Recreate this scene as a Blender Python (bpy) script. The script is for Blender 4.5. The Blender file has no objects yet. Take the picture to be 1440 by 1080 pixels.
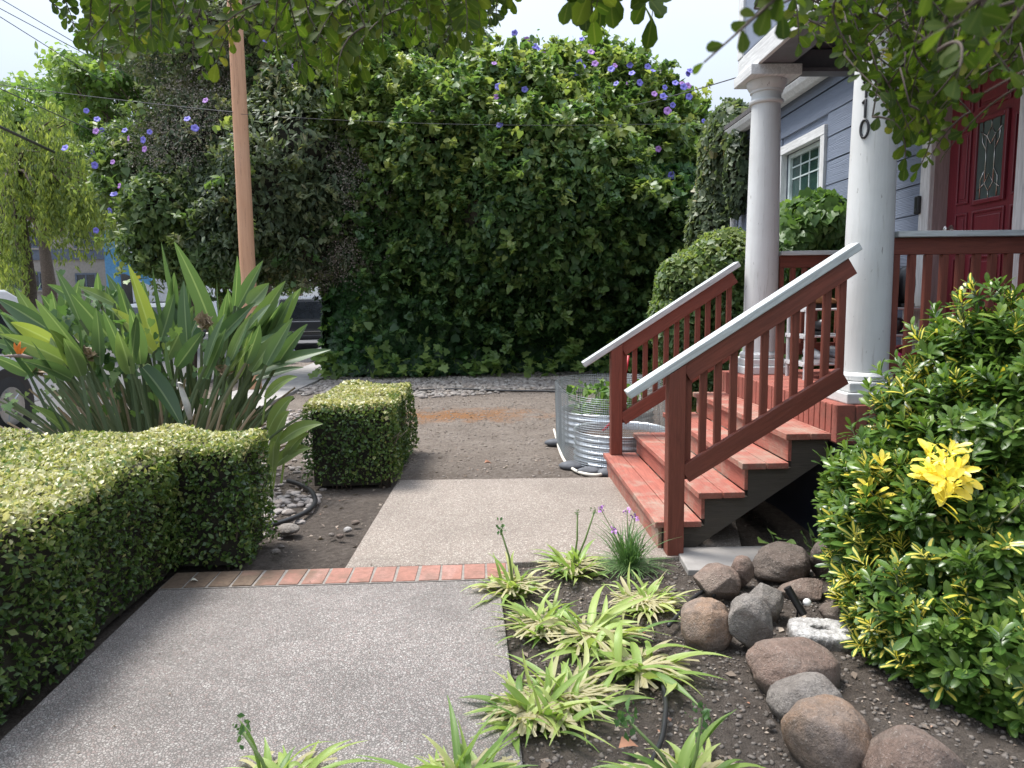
import bpy, bmesh, math, random
import numpy as np
from mathutils import Vector, Matrix, noise as mnoise
R = math.radians
rng = np.random.default_rng(7)
random.seed(7)
C = bpy.context.scene.collection
scene = bpy.context.scene

# ------------------------------------------------------------------ camera
F, CX, CY = 1000.0, 720.0, 540.0           # focal length in pixels of the 1440 wide photograph
PITCH, YAW, ROLL = math.atan(117/1000.0), R(1.72), 0.013
EYE = np.array((0.0, 0.0, 1.40))
fw = np.array((math.sin(YAW)*math.cos(PITCH), math.cos(YAW)*math.cos(PITCH), -math.sin(PITCH)))
r0 = np.array((math.cos(YAW), -math.sin(YAW), 0.0))
u0 = np.cross(r0, fw)
rt = r0*math.cos(ROLL) - u0*math.sin(ROLL)
up = u0*math.cos(ROLL) + r0*math.sin(ROLL)
cam_data = bpy.data.cameras.new('camera')
cam_data.sensor_width = 36.0
cam_data.lens = F/1440*36.0
cam_data.clip_start = 0.05
cam_data.clip_end = 2000
cam_data.dof.use_dof = True
cam_data.dof.focus_distance = 4.6
cam_data.dof.aperture_fstop = 7.0
cam = bpy.data.objects.new('camera', cam_data)
C.objects.link(cam)
M3 = Matrix((rt, up, -fw)).transposed()
cam.matrix_world = Matrix.Translation(Vector(EYE)) @ M3.to_4x4()
scene.camera = cam

def ray(px, py):
    return fw + rt*((px-CX)/F) + up*((CY-py)/F)
def G(px, py, h=0.0):                      # point at height h seen at that pixel
    d = ray(px, py); return EYE + d*((h-EYE[2])/d[2])
def D(px, py, Y):                          # point at distance Y seen at that pixel
    d = ray(px, py); return EYE + d*(Y/d[1])

# ------------------------------------------------------------------ sky, sun, exposure
SUN_AZ, SUN_EL = R(-62), R(66)
world = bpy.data.worlds.new('World'); scene.world = world
world.use_nodes = True
wt = world.node_tree; wn = wt.nodes; wn.clear()
wo = wn.new('ShaderNodeOutputWorld'); bg = wn.new('ShaderNodeBackground')
sky = wn.new('ShaderNodeTexSky'); sky.sky_type = 'NISHITA'; sky.sun_disc = False
sky.sun_elevation = SUN_EL; sky.sun_rotation = SUN_AZ
sky.air_density = 1.0; sky.dust_density = 2.0
tc = wn.new('ShaderNodeTexCoord'); mp = wn.new('ShaderNodeMapping'); mp.inputs['Scale'].default_value = (1, 1, 2.6)
nz = wn.new('ShaderNodeTexNoise'); nz.inputs['Scale'].default_value = 1.6; nz.inputs['Detail'].default_value = 6
nz.inputs['Roughness'].default_value = 0.5
cr = wn.new('ShaderNodeValToRGB'); cr.color_ramp.elements[0].position = 0.30; cr.color_ramp.elements[1].position = 0.62
cr.color_ramp.elements[0].color = (0.60, 0.60, 0.60, 1); cr.color_ramp.elements[1].color = (0.97, 0.97, 0.97, 1)
mixc = wn.new('ShaderNodeMix'); mixc.data_type = 'RGBA'
mixc.inputs[7].default_value = (2.85, 3.15, 3.65, 1)      # thin bright cloud veil
wt.links.new(tc.outputs['Generated'], mp.inputs['Vector']); wt.links.new(mp.outputs[0], nz.inputs['Vector'])
wt.links.new(nz.outputs['Fac'], cr.inputs['Fac']); wt.links.new(cr.outputs['Color'], mixc.inputs[0])
wt.links.new(sky.outputs['Color'], mixc.inputs[6]); wt.links.new(mixc.outputs[2], bg.inputs['Color'])
sepz = wn.new('ShaderNodeSeparateXYZ'); wt.links.new(tc.outputs['Generated'], sepz.inputs[0])
mz = wn.new('ShaderNodeMath'); mz.operation = 'MULTIPLY_ADD'; mz.use_clamp = False      # overcast skies are brightest overhead
mz.inputs[1].default_value = 1.9; mz.inputs[2].default_value = 0.48; wt.links.new(sepz.outputs['Z'], mz.inputs[0])
mx_ = wn.new('ShaderNodeMath'); mx_.operation = 'MAXIMUM'; mx_.inputs[1].default_value = 0.5; wt.links.new(mz.outputs[0], mx_.inputs[0])
m10 = wn.new('ShaderNodeMath'); m10.operation = 'MULTIPLY'; m10.inputs[1].default_value = 0.10; wt.links.new(mx_.outputs[0], m10.inputs[0])
wt.links.new(m10.outputs[0], bg.inputs['Strength'])
wt.links.new(bg.outputs[0], wo.inputs['Surface'])
sun_data = bpy.data.lights.new('sun', 'SUN'); sun_data.energy = 2.1; sun_data.angle = R(20); sun_data.color = (1, 0.97, 0.93)
sun = bpy.data.objects.new('sun', sun_data); C.objects.link(sun)
sd = Vector((math.sin(SUN_AZ)*math.cos(SUN_EL), math.cos(SUN_AZ)*math.cos(SUN_EL), math.sin(SUN_EL)))
sun.rotation_euler = sd.to_track_quat('Z', 'Y').to_euler(); sun.location = sd*60
vs = scene.view_settings
vs.view_transform = 'Standard'; vs.look = 'None'; vs.exposure = 1.6; vs.gamma = 1.0; vs.use_curve_mapping = False
scene.cycles.max_bounces = 8; scene.cycles.diffuse_bounces = 4; scene.cycles.transmission_bounces = 6
scene.cycles.transparent_max_bounces = 8

# ------------------------------------------------------------------ node materials
class NT:
    def __init__(s, name):
        s.m = bpy.data.materials.new(name); s.m.use_nodes = True
        s.t = s.m.node_tree; s.t.nodes.clear()
        s.out = s.t.nodes.new('ShaderNodeOutputMaterial')
    def n(s, typ, props=None, **ins):
        nd = s.t.nodes.new('ShaderNode'+typ)
        for k, v in (props or {}).items(): setattr(nd, k, v)
        for k, v in ins.items():
            key = int(k[1:]) if k[0] == '_' else k.replace('_', ' ')
            s.set(nd.inputs[key], v)
        return nd
    def set(s, sock, v):
        if isinstance(v, bpy.types.NodeSocket): s.t.links.new(v, sock)
        elif isinstance(v, (tuple, list)) and len(v) == 3 and sock.type == 'RGBA': sock.default_value = (*v, 1)
        else: sock.default_value = v
    def attr(s, name, out='Fac'): return s.n('Attribute', dict(attribute_name=name)).outputs[out]
    def noise(s, vec, scale, detail=4, rough=0.55, dist=0.0, out='Fac'):
        return s.n('TexNoise', Vector=vec, Scale=scale, Detail=detail, Roughness=rough, Distortion=dist).outputs[out]
    def scalev(s, vec, sc):
        return s.n('Mapping', Vector=vec, Scale=sc).outputs[0]
    def ramp(s, fac, stops, mode='LINEAR'):
        nd = s.n('ValToRGB', Fac=fac); e = nd.color_ramp.elements; nd.color_ramp.interpolation = mode
        while len(e) < len(stops): e.new(0.5)
        for el, (p, c) in zip(e, stops):
            el.position = p; el.color = (*c, 1) if isinstance(c, (tuple, list)) else (c, c, c, 1)
        return nd.outputs['Color']
    def mix(s, fac, a, b, blend='MIX'):
        nd = s.n('Mix', dict(data_type='RGBA', blend_type=blend))
        s.set(nd.inputs[0], fac); s.set(nd.inputs[6], a); s.set(nd.inputs[7], b); return nd.outputs[2]
    def math(s, op, a, b=0.5, clamp=False):
        nd = s.n('Math', dict(operation=op, use_clamp=clamp)); s.set(nd.inputs[0], a); s.set(nd.inputs[1], b); return nd.outputs[0]
    def bump(s, h, strength=0.3, dist=0.01):
        return s.n('Bump', Height=h, Strength=strength, Distance=dist).outputs[0]
    def prin(s, color, rough=0.6, normal=None, metal=0.0, spec=0.5, **kw):
        p = s.n('BsdfPrincipled'); s.set(p.inputs['Base Color'], color); s.set(p.inputs['Roughness'], rough)
        s.set(p.inputs['Metallic'], metal); s.set(p.inputs['Specular IOR Level'], spec)
        if normal is not None: s.set(p.inputs['Normal'], normal)
        for k, v in kw.items(): s.set(p.inputs[k.replace('_', ' ')], v)
        return p.outputs[0]
    def done(s, sh):
        s.t.links.new(sh, s.out.inputs['Surface']); return s.m
    @property
    def obj(s): return s.n('TexCoord').outputs['Object']
    @property
    def pos(s): return s.n('NewGeometry').outputs['Position']

def plain(name, col, rough=0.5, metal=0.0, spec=0.5, var=0.12, scale=8.0, bump=0.0, bscale=60):
    t = NT(name); p = t.pos
    f = t.noise(p, scale, 5, 0.6)
    dark = tuple(c*(1-var*1.6) for c in col); lite = tuple(min(1, c*(1+var)) for c in col)
    c = t.ramp(f, [(0.3, dark), (0.7, lite)])
    nrm = t.bump(t.noise(p, bscale, 3), bump, 0.004) if bump else None
    return t.done(t.prin(c, rough, nrm, metal, spec))

def leaf_mat(name, stops, rough=0.45, trans=0.35, spec=0.35, edge=None, tcol=1.5):
    t = NT(name)
    c = t.ramp(t.attr('tint'), stops)
    if edge: c = t.mix(t.ramp(t.attr('edge'), edge[0]), c, edge[1])
    p = t.prin(c, rough, None, 0.0, spec)
    tr = t.n('BsdfTranslucent'); t.set(tr.inputs[0], t.mix(1.0, c, (tcol, tcol*1.05, tcol*0.55), 'MULTIPLY'))
    mx = t.n('MixShader'); t.set(mx.inputs[0], trans); t.set(mx.inputs[1], p); t.set(mx.inputs[2], tr.outputs[0])
    return t.done(mx.outputs[0])

def painted_wood(name, col, worn=None, worn_amt=0.0, rough=0.55, grain=0.35, dirt=0.25):
    t = NT(name); lc = t.attr('lc', 'Vector')
    st = t.scalev(lc, (1.6, 22, 22))
    g1 = t.noise(st, 2.2, 5, 0.65, 1.4)
    g2 = t.noise(t.scalev(lc, (4, 90, 90)), 3.0, 3, 0.6)
    blotch = t.noise(t.pos, 5.0, 5, 0.6)
    c = t.mix(t.ramp(g1, [(0.35, 0), (0.75, 1)]), col, tuple(x*0.55 for x in col))
    c = t.mix(t.math('MULTIPLY', t.ramp(blotch, [(0.35, 0), (0.7, 1)]), dirt), c, tuple(x*0.55+0.015 for x in col))
    if worn:
        w = t.math('MULTIPLY', t.ramp(t.math('ADD', t.noise(t.pos, 3.2, 6, 0.7), t.math('MULTIPLY', g2, 0.25)), [(0.60, 0), (0.76, 1)]), worn_amt)
        c = t.mix(w, c, worn)
    h = t.math('ADD', g1, t.math('MULTIPLY', g2, 0.6))
    return t.done(t.prin(c, rough, t.bump(h, grain, 0.006), spec=0.35))

# ------------------------------------------------------------------ mesh building
class MB:
    def __init__(s): s.v = []; s.f = []; s.lc = []
    def add(s, verts, faces, lc=None):
        o = len(s.v); s.v += [tuple(map(float, p)) for p in verts]
        s.lc += [tuple(map(float, p)) for p in (lc if lc is not None else verts)]
        s.f += [tuple(i+o for i in f) for f in faces]; return s
    BOXF = [(0, 3, 2, 1), (4, 5, 6, 7), (0, 1, 5, 4), (1, 2, 6, 5), (2, 3, 7, 6), (3, 0, 4, 7)]
    def box(s, a, b, long=None):               # axis aligned from corner a to corner b
        a = np.array(a, float); b = np.array(b, float); sz = b-a
        ax = int(np.argmax(sz)) if long is None else long
        u = [(0,0,0),(1,0,0),(1,1,0),(0,1,0),(0,0,1),(1,0,1),(1,1,1),(0,1,1)]
        V = [a+sz*np.array(q) for q in u]
        off = random.uniform(0, 50); order = [ax]+[i for i in range(3) if i != ax]
        L = [(p[order[0]]-a[order[0]]+off, p[order[1]]-a[order[1]]+off*.37, p[order[2]]-a[order[2]]+off*.53) for p in V]
        return s.add(V, MB.BOXF, L)
    def beam(s, p0, p1, w, h, upv=(0, 0, 1), plumb=False):
        p0 = np.array(p0, float); p1 = np.array(p1, float); d = p1-p0; L = np.linalg.norm(d); d /= L
        side = np.cross(d, np.array(upv, float)); side /= np.linalg.norm(side)
        u = np.array(upv, float) if plumb else np.cross(side, d)
        V = []; LC = []; off = random.uniform(0, 50)
        for e, p in ((0, p0), (L, p1)):
            for a, b in ((-1, -1), (1, -1), (1, 1), (-1, 1)):
                V.append(p+side*a*w/2+u*b*h/2); LC.append((e+off, a*w/2+off*.37, b*h/2+off*.53))
        return s.add(V, [(0, 1, 2, 3), (7, 6, 5, 4), (0, 4, 5, 1), (1, 5, 6, 2), (2, 6, 7, 3), (3, 7, 4, 0)], LC)
    def prism(s, poly, axis, a, b):            # polygon of 2-D points extruded along an axis
        n = len(poly); V = []
        for t in (a, b):
            for p in poly:
                q = list(p); q.insert(axis, t); V.append(q)
        return s.add(V, [tuple(range(n))[::-1], tuple(range(n, 2*n))]+[(i, (i+1) % n, (i+1) % n+n, i+n) for i in range(n)])
    def tube(s, pts, r, n=8, cap=True):
        P = [Vector(p) for p in pts]; m = len(P); rr = r if isinstance(r, (list, tuple, np.ndarray)) else [r]*m
        V = []; Fs = []; LC = []; prev = None; acc = 0; off = random.uniform(0, 50)
        for i, p in enumerate(P):
            t = (P[min(i+1, m-1)]-P[max(i-1, 0)]).normalized()
            if prev is None:
                a = t.cross(Vector((0, 0, 1))) if abs(t.z) < 0.9 else t.cross(Vector((1, 0, 0)))
            else: a = prev-t*prev.dot(t)
            a.normalize(); prev = a; b = t.cross(a)
            if i: acc += (P[i]-P[i-1]).length
            for k in range(n):
                an = 2*math.pi*k/n
                V.append(p+(a*math.cos(an)+b*math.sin(an))*rr[i]); LC.append((acc+off, rr[i]*an, 0))
        for i in range(m-1):
            for k in range(n):
                k2 = (k+1) % n; Fs.append((i*n+k, i*n+k2, (i+1)*n+k2, (i+1)*n+k))
        if cap: Fs += [tuple(range(n))[::-1], tuple(range((m-1)*n, m*n))]
        return s.add(V, Fs, LC)
    def lathe(s, prof, c, n=40):               # prof: (radius, height)
        V = []; Fs = []; LC = []; m = len(prof)
        for r, z in prof:
            for k in range(n):
                a = 2*math.pi*k/n; V.append((c[0]+r*math.cos(a), c[1]+r*math.sin(a), c[2]+z)); LC.append((z, r*a, 0))
        for i in range(m-1):
            for k in range(n):
                k2 = (k+1) % n; Fs.append((i*n+k, i*n+k2, (i+1)*n+k2, (i+1)*n+k))
        Fs += [tuple(range(n))[::-1], tuple(range((m-1)*n, m*n))]
        return s.add(V, Fs, LC)
    def build(s, name, mat, parent=None, smooth=False, bevel=0.0, seg=2):
        me = bpy.data.meshes.new(name); me.from_pydata(s.v, [], s.f)
        at = me.attributes.new('lc', 'FLOAT_VECTOR', 'POINT'); at.data.foreach_set('vector', np.array(s.lc, 'f').ravel())
        return link_mesh(me, name, mat, parent, smooth, bevel, seg)

def link_mesh(me, name, mat, parent=None, smooth=False, bevel=0.0, seg=2, angle=None):
    me.materials.append(mat)
    if smooth: me.shade_smooth()
    if smooth and smooth != True: me.set_sharp_from_angle(angle=smooth)
    me.update()
    o = bpy.data.objects.new(name, me); C.objects.link(o)
    if bevel:
        b = o.modifiers.new('bevel', 'BEVEL'); b.width = bevel; b.segments = seg; b.limit_method = 'ANGLE'; b.angle_limit = R(40)
    if parent is not None: child(o, parent)
    return o
def child(o, parent):
    o.parent = parent
    top = parent
    loc = Vector(parent.location)
    while top.parent is not None: top = top.parent; loc = Vector(top.location)
    o.matrix_parent_inverse = Matrix.Translation(-loc) if parent.type == 'EMPTY' and parent.parent is None else Matrix.Identity(4)
def thing(name, label, cat, loc=(0, 0, 0), group=None):
    o = bpy.data.objects.new(name, None); C.objects.link(o); o.location = loc; o.empty_display_size = 0.1
    o['label'] = label; o['category'] = cat
    if group: o['group'] = group
    return o
def tag(o, label, cat, group=None):
    o['label'] = label; o['category'] = cat
    if group: o['group'] = group
    return o
def kind(o, k): o['kind'] = k; return o

class LB:                                      # many small leaves gathered into one mesh
    def __init__(s): s.V = []; s.L = []; s.T = []; s.tint = []; s.edge = []; s.n = 0
    def raw(s, V, loops, tot, tint, edge):
        s.V.append(V); s.L.append(loops+s.n); s.T.append(tot); s.tint.append(tint); s.edge.append(edge); s.n += len(V)
    def leaves(s, tpl, P, T, N, S, tint):
        tv, tf, te = tpl; m = len(P)
        if m == 0: return
        T = T/np.linalg.norm(T, axis=1, keepdims=True)
        X = np.cross(T, N); X /= np.linalg.norm(X, axis=1, keepdims=True)+1e-9; Z = np.cross(X, T)
        S = np.broadcast_to(np.asarray(S, float), (m,))
        V = P[:, None, :]+S[:, None, None]*(tv[None, :, 0, None]*X[:, None, :]+tv[None, :, 1, None]*T[:, None, :]+tv[None, :, 2, None]*Z[:, None, :])
        k = len(tv); lo = np.concatenate([np.array(f) for f in tf]); to = np.array([len(f) for f in tf])
        L = (np.arange(m)[:, None]*k+lo[None, :]).ravel()
        s.raw(V.reshape(-1, 3), L, np.tile(to, m), np.repeat(tint, k), np.tile(te, m))
    def ribbon(s, cen, side, w, fold, tint, us=(-1, 0, 1)):   # strap leaf: centre line, side vectors, half widths, centre dip
        n = len(cen); k = len(us)
        V = np.zeros((n, k, 3)); E = np.zeros((n, k))
        tang = np.gradient(cen, axis=0); nr = np.cross(side, tang); nr /= np.linalg.norm(nr, axis=1, keepdims=True)+1e-9
        for j, u in enumerate(us):
            V[:, j] = cen+side*(w*u)[:, None]+nr*(abs(u)*w*fold)[:, None]; E[:, j] = abs(u)
        idx = np.arange(n*k).reshape(n, k)
        q = np.stack([idx[:-1, :-1], idx[:-1, 1:], idx[1:, 1:], idx[1:, :-1]], -1).reshape(-1)
        s.raw(V.reshape(-1, 3), q, np.full((n-1)*(k-1), 4), np.full(n*k, tint), E.ravel())
    def mesh(s, name):
        V = np.concatenate(s.V); L = np.concatenate(s.L).astype('i'); T = np.concatenate(s.T).astype('i')
        me = bpy.data.meshes.new(name); me.vertices.add(len(V)); me.vertices.foreach_set('co', V.astype('f').ravel())
        me.loops.add(len(L)); me.loops.foreach_set('vertex_index', L)
        me.polygons.add(len(T)); me.polygons.foreach_set('loop_start', np.concatenate([[0], np.cumsum(T)[:-1]]).astype('i'))
        for nm, d in (('tint', s.tint), ('edge', s.edge)):
            at = me.attributes.new(nm, 'FLOAT', 'POINT'); at.data.foreach_set('value', np.concatenate(d).astype('f'))
        me.update(calc_edges=True); return me
    def build(s, name, mat, parent=None, smooth=False): return link_mesh(s.mesh(name), name, mat, parent, smooth)

def tpl_ovate(w=0.25, fold=0.10, bend=-0.12, rows=(0, .3, .62, 1)):
    prof = {0: 0.10, 1: 1.0, 2: 0.82, 3: 0.0}
    v = [(0, 0, 0)]; e = [0]
    for i in (1, 2):
        y = rows[i]; z = bend*y*y; ww = w*prof[i]
        v += [(-ww, y, z+fold*ww*2), (0, y, z), (ww, y, z+fold*ww*2)]; e += [1, 0, 1]
    v.append((0, 1, bend)); e.append(0.6)
    f = [(0, 2, 1), (0, 3, 2), (1, 2, 5, 4), (2, 3, 6, 5), (4, 5, 7), (5, 6, 7)]
    return np.array(v, float), f, np.array(e, float)
def tpl_obovate(w=0.25, fold=0.10, bend=-0.15):
    v = [(0, 0, 0)]; e = [0]
    for y, k in ((.30, .62), (.66, 1.0), (.90, .66)):
        z = bend*y*y; v += [(-w*k, y, z+fold*w*k*2), (0, y, z), (w*k, y, z+fold*w*k*2)]; e += [1, 0, 1]
    v.append((0, 1.0, bend)); e.append(.7)
    f = [(0, 2, 1), (0, 3, 2)]+[(b+i, b+i+1, b+i+4, b+i+3) for b in (1, 4) for i in (0, 1)]+[(7, 8, 10), (8, 9, 10)]
    return np.array(v, float), f, np.array(e, float)
def tpl_diamond(w=0.3, fold=0.12):
    return np.array([(0, 0, 0), (-w, .5, fold), (0, 1, -.05), (w, .5, fold)], float), [(0, 3, 2), (0, 2, 1)], np.array([0, 1, 0.3, 1.0])
def tpl_heart(w=0.5):
    v = [(0, 0, 0), (-.3*w*2, -.12, .03), (-w, .15, .05), (-w*.7, .55, 0), (0, 1.0, -.14), (w*.7, .55, 0), (w, .15, .05), (.3*w*2, -.12, .03), (0, .45, -.03)]
    f = [(8, 0, 1), (8, 1, 2), (8, 2, 3), (8, 3, 4), (8, 4, 5), (8, 5, 6), (8, 6, 7), (8, 7, 0)]
    return np.array(v, float), [tuple(reversed(q)) for q in f], np.array([0, .8, 1, .9, .8, .9, 1, .8, 0])
def tpl_ivy(w=0.5):
    a = [(0, 0), (-.34, -.14), (-.52, .10), (-.34, .30), (-.46, .56), (-.20, .62), (0, 1.0), (.20, .62), (.46, .56), (.34, .30), (.52, .10), (.34, -.14)]
    v = [(x*w*2, y, -.10*y*y+.06*abs(x)) for x, y in a]+[(0, .35, -.02)]
    f = [(12, (i+1) % 12, i) for i in range(12)]
    return np.array(v, float), f, np.array([0]+[.9]*11+[0], float)

def lump(P, freq, seed, oct=2):                # smooth pseudo noise in numpy, about -1..1
    r = np.random.default_rng(seed); out = np.zeros(len(P)); amp = 1.0; tot = 0
    for o in range(oct):
        for k in range(4):
            d = r.normal(size=3); d /= np.linalg.norm(d)
            out += amp*np.sin(P@d*freq*(0.7+.6*r.random())+r.random()*6.28); tot += amp*0.7
        freq *= 2.1; amp *= 0.55
    return np.clip(out/tot*1.1, -1, 1)
def unit(a): return a/(np.linalg.norm(a, axis=-1, keepdims=True)+1e-9)
def sphere_pts(n): return unit(rng.normal(size=(n, 3)))

def blob_points(ells, density, thick=0.18, lumpf=1.6, lumpa=0.12, seed=1, cull=-0.35, zmin=-9, inside=0.72):
    """points and outward normals over the joint surface of ellipsoids (cx,cy,cz,rx,ry,rz)"""
    Ps, Ns = [], []
    for i, e in enumerate(ells):
        c = np.array(e[:3]); r = np.array(e[3:6])
        area = 4*math.pi*((r[0]*r[1])**1.6/3+(r[0]*r[2])**1.6/3+(r[1]*r[2])**1.6/3)**(1/1.6)
        n = int(area*density)
        u = sphere_pts(n); nrm = unit(u/r)
        keepw = rng.random(n) < (np.linalg.norm(u/r, axis=1)*r.min())**0.5+0.15
        u, nrm = u[keepw], nrm[keepw]; n = len(u)
        sc = 1+lumpa*lump(c+u*r, lumpf, seed)+lumpa*0.5*lump(c+u*r, lumpf*3.1, seed+5)-thick*rng.random(n)**2+0.05*rng.random(n)
        P = c+u*r*sc[:, None]
        ok = P[:, 2] > zmin
        view = unit(EYE-P)
        ok &= (nrm*view).sum(1) > cull
        for j, q in enumerate(ells):
            if j != i:
                d = (((P-np.array(q[:3]))/np.array(q[3:6]))**2).sum(1)
                ok &= d > inside**2
        Ps.append(P[ok]); Ns.append(nrm[ok])
    return np.concatenate(Ps), np.concatenate(Ns)
def scatter(lb, tpls, P, N, size, var, tint, down=0.7, out=0.5, jit=0.6, upn=0.3):
    n = len(P)
    T = N*out+np.array((0, 0, -down))+rng.normal(size=(n, 3))*jit
    Nn = N+np.array((0, 0, upn))+rng.normal(size=(n, 3))*jit*0.7
    S = size*(1+var*rng.normal(size=n)).clip(.4, 1.8)
    w = rng.integers(0, len(tpls), n)
    for k, tp in enumerate(tpls):
        s = w == k; lb.leaves(tp, P[s]-T[s]/np.linalg.norm(T[s], axis=1, keepdims=True)*S[s, None]*.5, T[s], Nn[s], S[s], tint[s])
def sprays(lb, tpls, P, N, n, k, size, tlo, thi, seed, reach=.22, rad=.16, droop=.25, sel=None):
    """leafy shoots standing out of a crown, each with a tint of its own"""
    r = np.random.default_rng(seed); idx = r.choice(len(P), n, replace=False)
    c = P[idx]+N[idx]*reach*r.random(n)[:, None]; t = tlo+(thi-tlo)*r.random(n)
    d = unit(N[idx]+r.normal(size=(n, 3))*.5+np.array((0, 0, .25)))
    u = r.random((n, k)); Q = c[:, None]+d[:, None]*(u[..., None]-.4)*rad*2.2+r.normal(size=(n, k, 3))*rad*.42*(1.1-u[..., None]); Q[..., 2] -= droop*rad*u**2
    Q = Q.reshape(-1, 3); NN = np.repeat(d, k, 0)*.5+np.array((0, 0, .6)); tt = np.repeat(t, k)+.10*r.normal(size=n*k)
    scatter(lb, tpls, Q, NN, size, .3, np.clip(tt, 0, 1), down=.35, out=.6, jit=.5, upn=.5)
def core(ells, mat, parent, scale=0.82, zmin=None, name='shade_core', seed=3):  # solid dark blobs behind the leaves, coloured as the shade between them
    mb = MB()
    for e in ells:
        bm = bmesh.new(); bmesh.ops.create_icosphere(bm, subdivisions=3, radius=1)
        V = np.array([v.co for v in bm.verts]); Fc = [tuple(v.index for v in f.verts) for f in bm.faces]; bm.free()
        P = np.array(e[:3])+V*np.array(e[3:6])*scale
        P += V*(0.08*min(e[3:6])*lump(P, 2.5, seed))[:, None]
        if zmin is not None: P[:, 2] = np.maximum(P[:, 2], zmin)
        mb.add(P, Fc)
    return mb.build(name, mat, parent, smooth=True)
def E(px, py, rx, rz, Y, dep):                 # ellipsoid seen at px,py with pixel radii at distance Y
    c = D(px, py, Y); return (c[0], c[1], c[2], rx*Y/F, dep, rz*Y/F)
# ------------------------------------------------------------------ materials of the setting
def aggregate(name, cols, mortar, scale, dirt):
    t = NT(name); p = t.pos
    pw = t.mix(0.06, p, t.n('TexNoise', Vector=p, Scale=60.0).outputs['Color'], 'LINEAR_LIGHT')
    v = t.n('TexVoronoi', Vector=p, Scale=scale, Randomness=1.0)
    v2 = t.n('TexVoronoi', dict(feature='DISTANCE_TO_EDGE'), Vector=p, Scale=scale, Randomness=1.0)
    sep = t.n('SeparateColor', Color=v.outputs['Color'])
    c = t.ramp(sep.outputs[0], [(i/(len(cols)-1), q) for i, q in enumerate(cols)])
    gap = t.ramp(v2.outputs['Distance'], [(0.02, 0), (0.16, 1)])
    c = t.mix(gap, mortar, c)
    big = t.noise(p, 1.1, 5, 0.6); mid = t.noise(p, 6.0, 5, 0.65)
    c = t.mix(t.math('MULTIPLY', t.ramp(big, [(0.42, 0), (0.72, 1)]), dirt), c, tuple(x*0.45 for x in mortar))
    c = t.mix(t.math('MULTIPLY', t.ramp(mid, [(0.45, 0), (0.75, 1)]), dirt*0.5), c, tuple(x*0.6 for x in mortar))
    h = t.math('ADD', gap, t.math('MULTIPLY', sep.outputs[1], 0.5))
    return t.done(t.prin(c, 0.75, t.bump(h, 0.55, 0.006), spec=0.3))
M_walk = aggregate('pebble_concrete', [(0.195, 0.173, 0.160), (0.332, 0.292, 0.267), (0.264, 0.208, 0.189), (0.372, 0.343, 0.315), (0.304, 0.262, 0.242), (0.423, 0.394, 0.361)], (0.146, 0.134, 0.121), 104, 0.5)
M_slab = aggregate('pale_pebble_concrete', [(0.213, 0.184, 0.152), (0.339, 0.289, 0.244), (0.267, 0.210, 0.177), (0.445, 0.403, 0.346), (0.294, 0.245, 0.211), (0.499, 0.456, 0.388)], (0.196, 0.162, 0.135), 104, 0.30)

def soil_mat():
    t = NT('soil'); p = t.pos
    f = t.noise(p, 2.2, 8, 0.65); g = t.noise(p, 26, 6, 0.7); h = t.noise(p, 130, 4, 0.7)
    sx = t.n('SeparateXYZ', Vector=p)
    yard = t.ramp(t.math('MULTIPLY', t.math('SUBTRACT', sx.outputs[1], 4.6), 0.5), [(0, 0), (1, 1)])   # packed yard dirt is paler than the garden bed
    bed = t.ramp(f, [(0.3, (.135, .112, .094)), (0.7, (.205, .172, .146))])
    pack = t.ramp(f, [(0.3, (.250, .208, .172)), (0.7, (.370, .318, .268))])
    c = t.mix(yard, bed, pack)
    c = t.mix(t.math('MULTIPLY', t.ramp(g, [(0.35, 0), (0.68, 1)]), 0.65), c, t.mix(yard, (.045, .034, .027), (.11, .082, .064)))
    c = t.mix(t.math('MULTIPLY', t.ramp(h, [(0.58, 0), (0.68, 1)]), 0.7), c, t.mix(yard, (.24, .20, .17), (.46, .41, .36)))
    # rusty drift of fallen needles in the yard
    m = t.n('Mapping', Vector=p, Location=(0.45*0.75, -8.9*1.5, 0), Scale=(0.75, 1.5, 0)).outputs[0]
    ln = t.n('VectorMath', dict(operation='LENGTH')); t.set(ln.inputs[0], m)
    d = t.math('ADD', ln.outputs['Value'], t.math('MULTIPLY', t.math('SUBTRACT', t.noise(p, 3.2, 7, 0.7), 0.5), 2.6))
    c = t.mix(t.math('MULTIPLY', t.ramp(d, [(0.2, 1), (1.1, 0)]), 0.85), c, t.ramp(h, [(0.3, (.22, .105, .045)), (0.7, (.42, .20, .075))]))
    hh = t.math('ADD', t.math('MULTIPLY', g, 1.0), t.math('MULTIPLY', h, 0.45))
    return t.done(t.prin(c, 0.95, t.bump(hh, 1.0, 0.06), spec=0.15))
M_soil = soil_mat()
M_asph = plain('asphalt', (.075, .072, .070), 0.85, var=.2, scale=30, bump=.4)
M_conc = plain('sidewalk_concrete', (.30, .28, .26), 0.8, var=.15, scale=5, bump=.25)
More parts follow.
